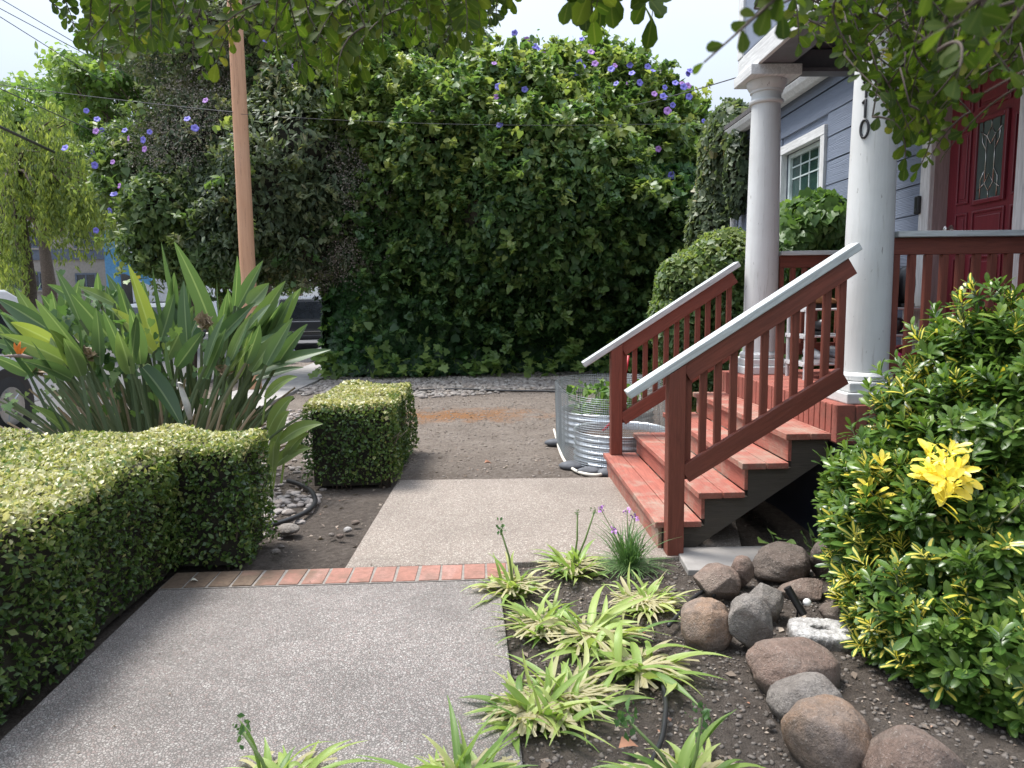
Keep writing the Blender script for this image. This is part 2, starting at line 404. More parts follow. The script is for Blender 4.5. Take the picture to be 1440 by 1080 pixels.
def brick_mat(name, cols, grime=False):
    t = NT(name); p = t.pos; lc = t.attr('lc', 'Vector')
    sx = t.n('SeparateXYZ', Vector=lc)
    rnd = t.n('TexWhiteNoise', dict(noise_dimensions='3D'), Vector=t.attr('bid', 'Vector')).outputs['Value']
    c = t.ramp(rnd, [(i/(len(cols)-1), q) for i, q in enumerate(cols)])
    f = t.noise(p, 38, 6, 0.7); g = t.noise(p, 7, 5, 0.65)
    c = t.mix(t.math('MULTIPLY', t.ramp(f, [(0.4, 0), (0.7, 1)]), 0.45), c, (.12, .07, .055))
    c = t.mix(t.math('MULTIPLY', t.ramp(g, [(0.5, 0), (0.75, 1)]), 0.5), c, (.10, .085, .065))
    if grime:                                   # earth trodden over the bricks by the hedge
        bx = t.n('SeparateXYZ', Vector=t.attr('bid', 'Vector')).outputs[0]
        k = t.math('ADD', t.math('MULTIPLY', bx, -.075), t.math('ADD', .62, t.math('MULTIPLY', g, .75)))
        c = t.mix(t.ramp(k, [(.42, 0), (.78, .95)]), c, t.ramp(f, [(.3, (.085, .062, .045)), (.7, (.16, .12, .085))]))
    return t.done(t.prin(c, 0.85, t.bump(f, 0.6, 0.008), spec=0.2))
M_brick = brick_mat('brick', [(.29, .135, .10), (.35, .18, .14), (.25, .13, .10), (.40, .235, .195)], grime=True)
M_porchbrick = brick_mat('painted_brick', [(.30, .090, .065), (.36, .12, .090), (.28, .085, .065), (.33, .115, .085)])
M_mortar = plain('mortar', (.225, .20, .175), 0.9, var=.2, scale=40, bump=.4)
M_redwood = painted_wood('red_brown_paint', (.215, .060, .038), dirt=.35)
M_tread = painted_wood('worn_red_tread_paint', (.40, .135, .098), worn=(.33, .27, .21), worn_amt=0.75, dirt=.22, grain=.55)
M_cap = painted_wood('pale_grey_cap_paint', (.60, .63, .63), dirt=.18, grain=.15, rough=.45)
M_oldwood = painted_wood('weathered_bare_wood', (.085, .070, .055), dirt=.5, grain=.5, rough=.85)
M_white = painted_wood('white_trim_paint', (.74, .74, .73), dirt=.12, grain=.12, rough=.45)
M_jamb = painted_wood('faded_pink_jamb_paint', (.44, .35, .34), dirt=.2, grain=.12)
M_blue = None
def siding_mat(name, col):
    t = NT(name); lc = t.attr('lc', 'Vector')
    g = t.noise(t.scalev(lc, (2.2, 26, 26)), 2.4, 4, 0.6, 2.2); w = t.noise(t.pos, 2.0, 4)
    st = t.n('TexWave', dict(wave_type='BANDS', bands_direction='Y'), Vector=t.scalev(lc, (.5, 9, 9)), Scale=3.0, Distortion=9.0, Detail=2.0, Detail_Scale=.8).outputs['Fac']
    c = t.mix(t.ramp(w, [(0.3, 0), (0.7, 1)]), col, tuple(x*0.86 for x in col))
    c = t.mix(t.math('MULTIPLY', st, .22), c, tuple(x*.72 for x in col))
    return t.done(t.prin(c, 0.6, t.bump(t.math('ADD', g, t.math('MULTIPLY', st, .7)), 0.6, 0.006), spec=0.3))
M_siding = siding_mat('blue_grey_siding', (.195, .228, .295))
M_navy = plain('navy_skirt_paint', (.020, .024, .040), 0.6)
M_ceil = plain('dark_porch_ceiling_paint', (.050, .054, .070), 0.6, var=.1)
def column_mat():
    t = NT('cracked_white_paint'); lc = t.attr('lc', 'Vector'); p = t.pos
    g = t.noise(t.n('Mapping', Vector=p, Scale=(26, 26, 1.3)).outputs[0], 2.0, 6, 0.68, .8)
    sp = t.noise(t.n('Mapping', Vector=p, Scale=(60, 60, 16)).outputs[0], 1.0, 3, 0.5)
    cr_ = t.ramp(g, [(0.60, 0), (0.66, 1), (0.685, 0)])
    c = t.mix(t.ramp(t.noise(p, 3, 4), [(0.3, 0), (0.7, 1)]), (.62, .63, .62), (.54, .545, .53))
    c = t.mix(t.math('MULTIPLY', cr_, .38), c, (.32, .29, .26))
    c = t.mix(t.math('MULTIPLY', t.ramp(sp, [(0.70, 0), (0.74, 1)]), .7), c, (.13, .11, .10))
    return t.done(t.prin(c, 0.55, t.bump(t.math('ADD', g, t.math('MULTIPLY', cr_, -.5)), 0.5, 0.006), spec=0.35))
M_col = column_mat()
M_black = plain('black_plastic', (.012, .012, .013), 0.4)
M_iron = plain('black_iron', (.015, .015, .017), 0.45)
M_chrome = plain('brushed_nickel', (.62, .58, .54), 0.22, metal=1.0, var=.05)
def door_mat():
    t = NT('red_door_paint'); p = t.pos
    g = t.noise(t.n('Mapping', Vector=p, Scale=(40, 40, 2.5)).outputs[0], 2.0, 4, 0.6)
    c = t.mix(t.ramp(g, [(0.3, 0), (0.7, 1)]), (.205, .028, .040), (.155, .020, .030))
    return t.done(t.prin(c, 0.33, t.bump(g, 0.12, 0.004), spec=0.5))
M_door = door_mat()
def glass_mat(name, col, rough=.06):
    t = NT(name); f = t.noise(t.pos, 3.0, 3)
    return t.done(t.prin(t.ramp(f, [(.35, tuple(c*.6 for c in col)), (.65, col)]), rough, spec=0.9))
M_glass = glass_mat('window_glass', (.035, .075, .065))
M_lite = glass_mat('door_glass', (.10, .135, .13), .25)
M_blind = plain('pale_window_frame_vinyl', (.62, .70, .68), 0.4)

# ------------------------------------------------------------------ ground, paths, road
gm = MB(); gm.add([(-150, -60, -.30), (150, -60, -.30), (150, 260, -.30), (-150, 260, -.30)], [(0, 1, 2, 3)])
kind(gm.build('ground', M_soil), 'structure')
rd = MB(); rd.add([(-13.5, -50, -.11), (-5.35, -50, -.11), (-5.35, 250, -.11), (-13.5, 250, -.11)], [(0, 1, 2, 3)])
kind(rd.build('road', M_asph), 'structure')
kb = MB()
for k in range(40): kb.box((-5.35, -10+k*3, -.28), (-5.19, -10+k*3+2.99, .02))
kind(kb.build('kerb', M_conc, bevel=.015), 'structure')
sw = MB()
for k in range(50): sw.box((-4.15, -10+k*1.5, -.2), (-3.15, -10+k*1.5+1.488, .012))
kind(sw.build('sidewalk', M_conc, bevel=.006), 'structure')
fs = MB()
for k in range(12): fs.box((-15.2, -5+k*10, -.2), (-13.5, 5+k*10-.02, .02))
kind(fs.build('far_sidewalk', M_conc), 'structure')

def soil_h(x, y):
    h = -0.030+0.016*mnoise.noise(Vector((x*1.3, y*1.3, 0)))+0.010*mnoise.noise(Vector((x*5, y*5, 3)))+0.005*mnoise.noise(Vector((x*17, y*17, 9)))
    if y < 3.9 and x > 0.1:                                      # garden bed rises a little towards the rocks
        h += 0.02*min(1, max(0, (x-.35)/1.1))
    if x < -1.0 and y < 5.0: h -= .012
    return h
xs = np.arange(-5.19, 6.2, .055); ys = np.arange(-1.5, 17.5, .055)
V = [(x, y, soil_h(x, y)) for y in ys for x in xs]; nx = len(xs)
Fq = [(j*nx+i, j*nx+i+1, (j+1)*nx+i+1, (j+1)*nx+i) for j in range(len(ys)-1) for i in range(nx-1)]
sm = MB(); sm.add(V, Fq); kind(sm.build('soil', M_soil, smooth=True), 'structure')

def slab(name, poly, mat, thick=.14, top=0.0):
    mb = MB(); mb.prism([(p[0], p[1]) for p in poly], 2, top-thick, top)
    return kind(mb.build(name, mat, bevel=.006), 'structure')
bl0, bl1 = G(222, 829), G(702, 814.5)                               # near edge of the brick strip
bf0, bf1 = G(240, 806), G(700, 790.5)
a0, a1 = G(-8, 1048), G(740, 1110)
dirL = (bl0-a0)/np.linalg.norm(bl0-a0); dirR = (bl1-a1)/np.linalg.norm(bl1-a1)
ux = unit(bl1-bl0); uy = np.array((-ux[1], ux[0], 0))
slab('front_walkway', [a0-dirL*2.2, a1-dirR*1.6, bl1-uy*.004, bl0-uy*.004], M_walk)
s0, s1 = G(486, 796), G(560, 675)
slab('upper_path', [bf0+ux*(np.dot(s0-bf0, ux))+uy*.006, bf1+ux*1.35+uy*.006, (1.85, G(858, 672)[1], 0), s1], M_slab)
slab('bed_corner_slab', [(1.00, 3.50), (1.62, 3.42), (1.70, 3.83), (1.02, 3.83)], M_conc, top=.012)

bm_ = MB(); bids = []
bw = .0; L = np.linalg.norm(bl1-bl0); nb = 15; pitch = (L+.05)/nb; hh = float(np.dot(bf0-bl0, uy))
for k in range(nb):
    x0 = k*pitch+.006; x1 = (k+1)*pitch-.008; j = rng.normal(size=4)*.003
    q = [bl0+ux*(x0+j[0])+uy*.010, bl0+ux*(x1+j[1])+uy*.010, bl0+ux*(x1+j[2])+uy*(hh-.006), bl0+ux*(x0+j[3])+uy*(hh-.006)]
    bm_.prism([(p[0], p[1]) for p in q], 2, -.09, .003+.003*rng.random()); bids += [k]*8
def set_bid(o, b):
    at = o.data.attributes.new('bid', 'FLOAT_VECTOR', 'POINT'); a = np.zeros((len(b), 3), 'f'); a[:, 0] = b; a[:, 1] = np.array(b)*1.7; at.data.foreach_set('vector', a.ravel())
strip = bm_.build('brick_edging', M_brick, bevel=.003); set_bid(strip, bids)
tag(strip, 'row of old red bricks set across the pebble walkway', 'brick edging')
mo = MB(); q = [bl0+uy*.002, bl0+ux*(nb*pitch)+uy*.002, bl0+ux*(nb*pitch)+uy*hh, bl0+uy*hh]
mo.prism([(p[0], p[1]) for p in q], 2, -.12, -.0005); mo.build('mortar_bed', M_mortar, strip)

# ------------------------------------------------------------------ house
XW = 3.20; DK = 0.81
house = thing('house', 'blue grey clapboard house with white trim, round porch columns and a red front door', 'house', (XW, 6, 0))
BAND = .22
def boards(y0, y1, z0, z1, xw, holes, name, parent=house):
    mb = MB(); z = z0
    while z < z1-.01:
        zt = min(z+BAND, z1); cuts = [(y0, y1)]
        for (ha, hb, hz0, hz1) in holes:
            if z < hz1-.02 and zt > hz0+.02:
                nc = []
                for a, b in cuts:
                    if hb <= a or ha >= b: nc.append((a, b)); continue
                    if ha > a: nc.append((a, ha))
                    if hb < b: nc.append((hb, b))
                cuts = nc
        for a, b in cuts:
            o = len(mb.v); off = random.uniform(0, 40)
            poly = [(xw-.020, z), (xw+.004, z), (xw+.004, zt-.007), (xw-.015, zt-.007)]
            mb.prism(poly, 1, a, b)
            for i in range(o, len(mb.v)):
                v = mb.v[i]; mb.lc[i] = (v[1]+off, v[2]-z+off*.37, v[0])
        z = zt
    return mb.build(name, M_siding, parent)
DY0, DY1, DZ1 = 4.27, 5.10, 2.90
WY0, WY1, WZ0, WZ1 = 6.86, 7.76, 1.95, 2.91
boards(2.2, 9.30, .46, 3.44, XW, [(DY0-.12, DY1+.12, DK-.5, DZ1+.13), (WY0-.08, WY1+.08, WZ0-.09, WZ1+.09)], 'siding')
w = MB()
w.box((XW+.005, 2.2, .0), (XW+.16, DY0-.03, 3.44)); w.box((XW+.005, DY1+.03, 0), (XW+.16, WY0-.01, 3.44))
w.box((XW+.005, DY0-.03, DZ1+.03), (XW+.16, DY1+.03, 3.44)); w.box((XW+.005, DY0-.03, 0), (XW+.16, DY1+.03, DK-.02))
w.box((XW+.005, WY0-.01, 0), (XW+.16, WY1+.01, WZ0-.01)); w.box((XW+.005, WY0-.01, WZ1+.01), (XW+.16, WY1+.01, 3.44))
w.box((XW+.005, WY1+.01, 0), (XW+.16, 9.30, 3.44)); w.box((XW+.161, 9.14, 0), (9, 9.30, 3.44)); w.box((XW+.161, 2.2, 0), (9, 2.36, 3.44))
w.build('wall', M_siding, house)
MB().box((XW-.02, 5.8, 0), (XW+.004, 9.28, .44)).build('foundation', M_navy, house)
MB().box((XW-.028, 9.24, .3), (XW+.03, 9.335, 3.44)).build('corner_board', M_white, house)
MB().tube([(XW-.07, 9.18, .1), (XW-.07, 9.18, 3.2), (XW-.10, 9.18, 3.39)], .038, 8).build('downspout', M_white, house, smooth=True)
# eave, gutter, roof
g_ = MB(); g_.prism([(3.03, 3.45), (3.07, 3.40), (3.14, 3.40), (3.15, 3.50), (3.01, 3.50)], 1, 5.83, 9.40); g_.build('gutter', M_white, house, bevel=.006)
e_ = MB(); e_.box((3.15, 5.83, 3.43), (XW+.02, 9.40, 3.455)); e_.build('eave_soffit', M_white, house)
MB().box((XW-.031, 5.72, 3.32), (XW-.026+.02, 9.28, 3.428)).build('frieze_board', M_siding, house)
rf = MB(); rf.add([(3.01, 5.83, 3.51), (3.01, 9.45, 3.51), (9, 9.45, 5.4), (9, 5.83, 5.4), (3.01, 5.83, 3.56), (3.01, 9.45, 3.56), (9, 9.45, 5.45), (9, 5.83, 5.45)], MB.BOXF)
rf.build('roof', plain('asphalt_shingle', (.09, .085, .085), .9, var=.3, scale=20, bump=.4), house)
# window
fr = MB()
x0, x1 = XW-.050, XW+.02
fr.box((x0, WY0-.085, WZ1), (x1, WY1+.085, WZ1+.09)); fr.box((x0-.015, WY0-.10, WZ0-.08), (x1, WY1+.10, WZ0))
fr.box((x0+.003, WY0-.085, WZ0), (x1, WY0, WZ1)); fr.box((x0+.003, WY1, WZ0), (x1, WY1+.085, WZ1))
win = fr.build('window', M_white, house, bevel=.004)
sa = MB(); xs_ = XW+.03
for a, b in (((WY0, WZ0), (WY0+.045, WZ1)), ((WY1-.045, WZ0), (WY1, WZ1))): sa.box((xs_, a[0], a[1]), (xs_+.05, b[0], b[1]))
for z in (WZ0+.02, (WZ0+WZ1)/2-.02, WZ1-.022): sa.box((xs_+.002, WY0+.045, z-.022), (xs_+.048, WY1-.045, z+.022))
sa.build('sash', M_blind, win, bevel=.003)
mu = MB()
for k in (1, 2, 3): y = WY0+.045+(WY1-WY0-.09)*k/4; mu.box((xs_+.028, y-.007, WZ0+.04), (xs_+.04, y+.007, WZ1-.04))
for z in (WZ0+.25, WZ0+.70, WZ0+.82): mu.box((xs_+.026, WY0+.04, z-.007), (xs_+.0425, WY1-.04, z+.007))
mu.build('muntins', M_blind, win)
MB().box((xs_+.034, WY0+.01, WZ0+.01), (xs_+.044, WY1-.01, WZ1-.01)).build('pane', M_glass, win)
# door
dx = XW+.085
door = MB().box((dx, DY0, DK+.02), (dx+.05, DY1, DZ1)).build('door', M_door, house)
pn = MB()
def panel(y0, y1, z0, z1, raised=True):
    t = .016
    pn.box((dx-.012, y0, z0), (dx+.001, y0+t, z1)); pn.box((dx-.012, y1-t, z0), (dx+.001, y1, z1))
    pn.box((dx-.0125, y0+t, z0), (dx+.001, y1-t, z0+t)); pn.box((dx-.0125, y0+t, z1-t), (dx+.001, y1-t, z1))
    if raised: pn.box((dx-.007, y0+t+.022, z0+t+.022), (dx+.001, y1-t-.022, z1-t-.022))
cA, cB = 4.545, 4.795
panel(cB+.075, DY1-.10, 2.02, 2.52); panel(DY0+.08, cA-.075, 2.02, 2.52)
for a, b in ((cB+.075, DY1-.10), (cA-.03, cB+.03), (DY0+.08, cA-.075)):
    panel(a, b, 1.72, 1.96); panel(a, b, 1.00, 1.66); panel(a, b, 2.62, 2.83)
pn.build('door_panels', M_door, door, bevel=.004)
lf = MB()
z0, z1 = 2.03, 2.53
lf.box((dx-.022, cA-.03, z0-.03), (dx+.001, cA, z1+.03)); lf.box((dx-.022, cB, z0-.03), (dx+.001, cB+.03, z1+.03))
lf.box((dx-.0225, cA, z0-.03), (dx+.001, cB, z0)); lf.box((dx-.0225, cA, z1), (dx+.001, cB, z1+.03))
lf.build('lite_frame', M_door, door, bevel=.005)
MB().box((dx-.008, cA, z0), (dx+.002, cB, z1)).build('lite_glass', M_lite, door)
cm = MB(); yc = (cA+cB)/2; xx = dx-.012
def came(pts): cm.tube([(xx, yc+y, z) for y, z in pts], .0034, 5)
zc0, zc1 = z0+.10, z1-.10
for zc in (zc0, zc1): came([(0, zc-.055), (.04, zc), (0, zc+.055), (-.04, zc), (0, zc-.055)])
for s in (-1, 1):
    came([(s*.04, zc0), (s*.04, zc1)]); came([(s*.08, z0), (s*.08, zc0+.03), (s*.04, zc0+.09)]); came([(s*.08, z1), (s*.08, zc1-.03), (s*.04, zc1-.09)])
    came([(s*.04, zc0), (s*.10, zc0-.04)]); came([(s*.04, zc1), (s*.10, zc1+.04)])
came([(0, z0), (0, zc0-.055)]); came([(0, zc1+.055), (0, z1)])
cm.build('leaded_came', M_chrome, door, smooth=True)
kn = MB(); yk = DY1-.07
kn.tube([(dx, yk, 1.86), (dx-.012, yk, 1.86)], .033, 16); kn.tube([(dx-.01, yk, 1.86), (dx-.035, yk, 1.86), (dx-.045, yk, 1.86), (dx-.06, yk, 1.86), (dx-.068, yk, 1.86)], [.012, .012, .026, .028, .012], 16)
kn.build('knob', M_chrome, door, smooth=R(40))
jb = MB(); jb.box((XW-.02, DY1, DK), (dx+.06, DY1+.028, DZ1)); jb.box((XW-.02, DY0-.028, DK), (dx+.06, DY0, DZ1)); jb.box((XW-.02, DY0-.028, DZ1), (dx+.06, DY1+.028, DZ1+.028))
jb.build('door_jamb', M_jamb, house)
tr = MB(); tr.box((XW-.052, DY1+.004, DK), (XW+.004, DY1+.118, DZ1+.12)); tr.box((XW-.052, DY0-.118, DK), (XW+.004, DY0-.004, DZ1+.12)); tr.box((XW-.055, DY0-.004, DZ1+.006), (XW+.004, DY1+.004, DZ1+.12))
tr.box((XW-.085, DY0-.15, DZ1+.121), (XW+.004, DY1+.15, DZ1+.16)); tr.build('door_casing', M_white, house, bevel=.006)
db = MB().box((XW-.080, DY1+.085, 1.99), (XW-.0525, DY1+.135, 2.12)).build('doorbell', M_black, house, bevel=.008)
MB().lathe([(.012, 0), (.012, .004)], (0, 0, 0), 16)
MB().box((XW-.083, DY1+.10, 2.005), (XW-.079, DY1+.12, 2.03)).build('button', plain('dark_grey_button', (.05, .05, .055), .3), db, bevel=.001)
# porch deck of painted brick
dkm = MB(); ids = []
def addbrick(a, b):
    dkm.box(a, b); ids.extend([len(ids)//8+1]*8)
PX0, PY0, PY1 = 1.88, 3.76, 5.74
y = PY0
while y < PY1-.03:                                                     # soldier course along the step edge
    addbrick((PX0, y+.004, DK-.205), (PX0+.10, min(y+.066, PY1), DK+.001+.002*random.random())); y += .070
x = PX0+.105
while x < XW-.1:
    y = PY0+.002+(.1 if int(x*10) % 2 else 0)*0
    addbrick((x+.003, PY0+.001, DK-.20), (x+.062, PY0+.095, DK+.002*random.random())); x += .068
yy = PY0+.10; row = 0
while yy < PY1-.05:
    xx_ = PX0+.105-(.1 if row % 2 else 0); 
    while xx_ < XW-.03:
        xa = max(xx_, PX0+.105); xb = min(xx_+.196, XW-.01)
        if xb-xa > .02: addbrick((xa+.003, yy+.003, DK-.06), (xb, yy+.094, DK-.001+.002*random.random()))
        xx_ += .2
    yy += .0985; row += 1
dk = dkm.build('porch_floor', M_porchbrick, house, bevel=.004); set_bid(dk, ids)
MB().box((PX0+.012, PY0+.012, DK-.215), (XW, PY1-.01, DK-.011)).build('mortar', plain('red_mortar', (.20, .09, .07), .9), dk)
MB().box((PX0+.05, PY0+.06, -.1), (XW-.03, PY1-.05, DK-.216)).build('porch_skirt', M_navy, house)
# columns
def column(y):
    c = (2.13, y, DK)
    prof = [(.150, .118), (.150, .150), (.138, .165), (.1285, .170)]
    H = 2.29
    for k in range(13):
        tt = k/12; prof.append((.1275-.022*tt**1.8, .18+tt*(H-.24-.18)))
    r1 = prof[-1][0]
    o = MB().lathe(prof[3:], c, 48).build('column', M_col, house, smooth=R(35))
    pl = MB().box((c[0]-.18, y-.18, DK+.001), (c[0]+.18, y+.18, DK+.062)).box((c[0]-.158, y-.158, DK+.063), (c[0]+.158, y+.158, DK+.118))
    pl.lathe([(.142, .118), (.150, .128), (.150, .148), (.140, .162), (.1287, .168)], c, 48)
    pl.build('plinth', M_col, o, bevel=.008)
    h = H-.25
    cap = MB().lathe([(r1-.002, h), (r1+.018, h+.008), (r1+.022, h+.02), (r1+.018, h+.032), (r1+.003, h+.038), (r1+.003, h+.085), (r1+.014, h+.090), (r1+.014, h+.104), (r1+.018, h+.108), (r1+.030, h+.125), (r1+.040, h+.148), (r1+.042, h+.165), (r1+.042, h+.172)], c, 48)
    cp = cap.build('capital', M_col, o, smooth=R(35))
    MB().box((c[0]-.19, y-.19, DK+h+.173), (c[0]+.19, y+.19, DK+H)).build('abacus', M_white, o, bevel=.006)
    return o, c, r1
colN, cN, _ = column(3.98); colF, cF, _ = column(5.56)
# house number on the near column
def digit(pts, zc, closed, name):
    mb = MB(); P = []
    for u, v in pts:
        z = zc+v; rr = .1275-.022*(((z-DK)-.18)/1.69)**1.8+.006
        an = math.pi+math.radians(38)+u/rr
        P.append((cN[0]+rr*math.cos(an), cN[1]+rr*math.sin(an), z))
    mb.tube(P, .0072, 8)
    return mb.build(name, M_iron, colN, smooth=R(50))
zero = [(.021*math.sin(a)*-1, .046*math.cos(a)) for a in np.linspace(0, 2*math.pi+.15, 25)]
one = [(-.018, .030), (-.002, .048), (0, .046), (0, 0), (0, -.047)]
zz = 1.4+(417-187)*3.9/1000
digit(zero, zz, True, 'number_digit'); digit(one, zz+.105, False, 'number_digit'); digit(one, zz+.210, False, 'number_digit')
# overhanging upper storey on the columns
UB = 3.10; UY0, UY1 = 2.6, 5.80; UX = 1.99
MB().box((UX, UY0, UB), (UX+.03, UY1, UB+.15)).build('fascia', M_white, house, bevel=.004)
MB().box((UX+.031, UY0, UB+.004), (UX+.26, UY1-.03, UB+.145)).build('porch_beam', plain('grey_beam_paint', (.13, .13, .145), .6), house)
MB().box((UX+.261, 5.46, UB-.03), (XW-.03, 5.56, UB-.0)).box((UX+.261, 5.50, UB+.002), (XW-.03, 5.70, UB+.14)).build('cross_beam', plain('dark_beam_paint', (.10, .10, .115), .6), house, bevel=.003)
cl = MB()
for k in range(12): cl.box((UX+.262+k*.08, UY0, UB+.148), (UX+.262+k*.08+.077, UY1-.03, UB+.165))
cl.build('porch_ceiling', M_ceil, house)
boards(UY0, UY1-.10, UB+.165, 6.6, UX+.03, [], 'upper_siding')
MB().box((UX+.035, UY0, UB+.166), (XW+3, UY1-.02, 6.6)).build('upper_wall', M_siding, house)
MB().box((UX-.005, UY1-.10, UB+.152), (UX+.06, UY1+.01, 6.6)).build('upper_corner_board', M_white, house, bevel=.004)

# ------------------------------------------------------------------ stairs and railings
st = thing('porch_stairs', 'worn red painted wooden stairs of four treads up to the brick porch', 'stairs', (1.4, 4.7, 0))
RUN, RISE, SX = .242, .162, .93; TY0, TY1 = 3.828, 5.66
for k in range(4):
    xa = SX+k*RUN-.025; z = RISE*(k+1); xb = SX+(k+1)*RUN+.01
    t_ = MB(); m_ = xa+(xb-xa)*.5; ov = .0 if k else -.0
    t_.box((xa, TY0+ov, z-.036), (m_-.003, TY1, z)); t_.box((m_+.003, TY0+ov+.004, z-.036), (xb-.014, TY1-.004, z-.0015))
    t_.build('tread', M_tread, st, bevel=.004)
    MB().box((SX+k*RUN, TY0+.03, RISE*k+(.001 if k else -.05)), (SX+k*RUN+.020, TY1-.03, z-.037)).build('riser', M_tread, st, bevel=.002)
MB().box((PX0-.022, TY0+.03, RISE*4+.001), (PX0-.002, TY1-.03, DK-.206)).build('riser', M_tread, st)
# near and far stringers under the treads
for ya in (TY0+.032, 4.72, TY1-.075):
    poly = [(SX+.022, -.03), (SX+.17, -.03), (PX0-.0, .50), (PX0-.0, RISE*4-.04)]
    for k in (3, 2, 1, 0):
        poly += [(SX+k*RUN+.021, RISE*(k+1)-.037)] + ([(SX+k*RUN+.021, RISE*k-.037)] if k else [])
    MB().prism(poly, 1, ya, ya+.042).build('stringer', M_oldwood, st)

def stair_rail(y, s, label, grp, postbase):
    """s = -1: outer face towards the camera"""
    r = thing('stair_railing', label, 'stair railing', (1.0, y, 0), grp)
    x0, x1, = .735, 1.955; slope = .635
    top = lambda x: 1.715+(x-2.0)*slope
    cap = MB().beam((x0, y, top(x0)-.022), (x1, y, top(x1)-.022), .098, .044)
    cap.build('handrail', M_cap, r, bevel=.005)
    xp0, xp1 = .952, 1.042; yo = y+s*.045; yi = y-s*.045
    post = MB().box((xp0, min(yo, yi), postbase), (xp1, max(yo, yi), 0))
    # post top cut to the slope of the handrail
    zt0, zt1 = top(xp0)-.052, top(xp1)-.052
    V = post.v; post.v = [(v[0], v[1], (zt0 if abs(v[0]-xp0) < 1e-6 else zt1) if i >= 4 else v[2]) for i, v in enumerate(V)]
    post.lc = [(v[2], v[0], v[1]) for v in post.v]
    post.build('newel_post', M_redwood, r, bevel=.004)
    xa, xb = xp1+.002, 1.925
    MB().beam((xa, y+s*.012, top(xa)-.105), (xb, y+s*.012, top(xb)-.105), .038, .098).build('top_rail', M_redwood, r, bevel=.003)
    low = lambda x: .414+(x-1.016)*.636
    MB().beam((xa, y+s*.024, low(xa+.03)), (1.90, y+s*.024, low(1.90)), .036, .098).build('bottom_rail', M_redwood, r, bevel=.003)
    for k in range(11):
        xc = xa+.022+k*.083
        zb = max(low(xc)-.03, 0); zt = top(xc)-.085
        bb = MB().beam((xc, y-s*.0145, zb), (xc+random.uniform(-.003, .003), y-s*.0145, zt), .036, .036, upv=(0, 1, 0))
        bb.build('baluster', M_redwood, r, bevel=.003)
    return r
stair_rail(3.78, -1, 'red brown stair railing on the near side of the stairs, post reaching the ground', 'stair railings', -.05)
stair_rail(5.60, -1, 'red brown stair railing on the far side of the stairs, beside the raised beds', 'stair railings', RISE+.001)
def porch_rail(y, x0, x1, label, n):
    r = thing('porch_railing', label, 'porch railing', (x0, y, DK), 'porch railings')
    MB().box((x0, y-.06, 1.722), (x1, y+.06, 1.755)).build('handrail', M_cap, r, bevel=.004)
    MB().box((x0, y-.02, 1.628), (x1, y+.02, 1.7215)).build('top_rail', M_redwood, r, bevel=.003)
    MB().box((x0, y-.02, .95), (x1, y+.02, 1.04)).build('bottom_rail', M_redwood, r, bevel=.003)
    for k in range(n):
        xc = x0+.022+k*(x1-x0-.045)/(n-1)
        MB().box((xc-.018, y-.018, 1.041 if k else DK), (xc+.018, y+.018, 1.627)).build('baluster', M_redwood, r, bevel=.003)
porch_rail(3.98, 2.262, XW-.06, 'red brown porch railing with pale cap in front of the red door', 10)
porch_rail(5.56, 2.262, XW-.06, 'red brown porch railing with pale cap behind the shoe rack', 10)
# ------------------------------------------------------------------ rocks
def rock_mat(name, cols, spot=.62):
    t = NT(name); p = t.pos
    a = t.noise(p, 5, 7, 0.65, .6); b = t.noise(p, 34, 6, 0.75); s = t.noise(p, 120, 3, 0.6)
    c = t.ramp(a, [(.28+.44*i/(len(cols)-1), q) for i, q in enumerate(cols)])
    c = t.mix(t.math('MULTIPLY', t.ramp(b, [(.42, 0), (.72, 1)]), spot), c, tuple(x*.35 for x in cols[0]))
    c = t.mix(t.math('MULTIPLY', t.ramp(s, [(.58, 0), (.7, 1)]), .4), c, (.50, .45, .40))
    z = t.n('SeparateXYZ', Vector=p).outputs[2]                    # earth clinging to the foot
    k = t.math('ADD', t.math('MULTIPLY', z, -14), t.math('ADD', .55, t.math('MULTIPLY', b, .8)))
    c = t.mix(t.ramp(k, [(.35, 0), (.9, .8)]), c, (.115, .095, .08))
    return t.done(t.prin(c, .9, t.bump(t.math('ADD', b, t.math('MULTIPLY', s, .5)), .9, .016), spec=.2))
RK = dict(orange=rock_mat('tan_orange_rock', [(0.200, 0.163, 0.141), (0.274, 0.207, 0.163), (0.311, 0.207, 0.141), (0.244, 0.200, 0.174)]),
          red=rock_mat('red_brown_rock', [(0.182, 0.137, 0.113), (0.234, 0.164, 0.131), (0.219, 0.168, 0.138), (0.271, 0.213, 0.172)]),
          grey=rock_mat('grey_brown_rock', [(0.148, 0.130, 0.115), (0.222, 0.196, 0.174), (0.266, 0.240, 0.215), (0.185, 0.148, 0.126)]),
          dark=rock_mat('dark_brown_rock', [(0.096, 0.078, 0.067), (0.148, 0.115, 0.096), (0.174, 0.141, 0.118), (0.126, 0.104, 0.089)]),
          block=rock_mat('rough_cinder', [(.38, .37, .35), (.52, .50, .48), (.58, .57, .55), (.42, .40, .38)], .75))
def ico(sub):
    bm = bmesh.new(); bmesh.ops.create_icosphere(bm, subdivisions=sub, radius=1)
    V = np.array([v.co for v in bm.verts]); Fc = [tuple(v.index for v in f.verts) for f in bm.faces]; bm.free(); return V, Fc
ICO5, ICO1, ICO2 = ico(5), ico(1), ico(2)
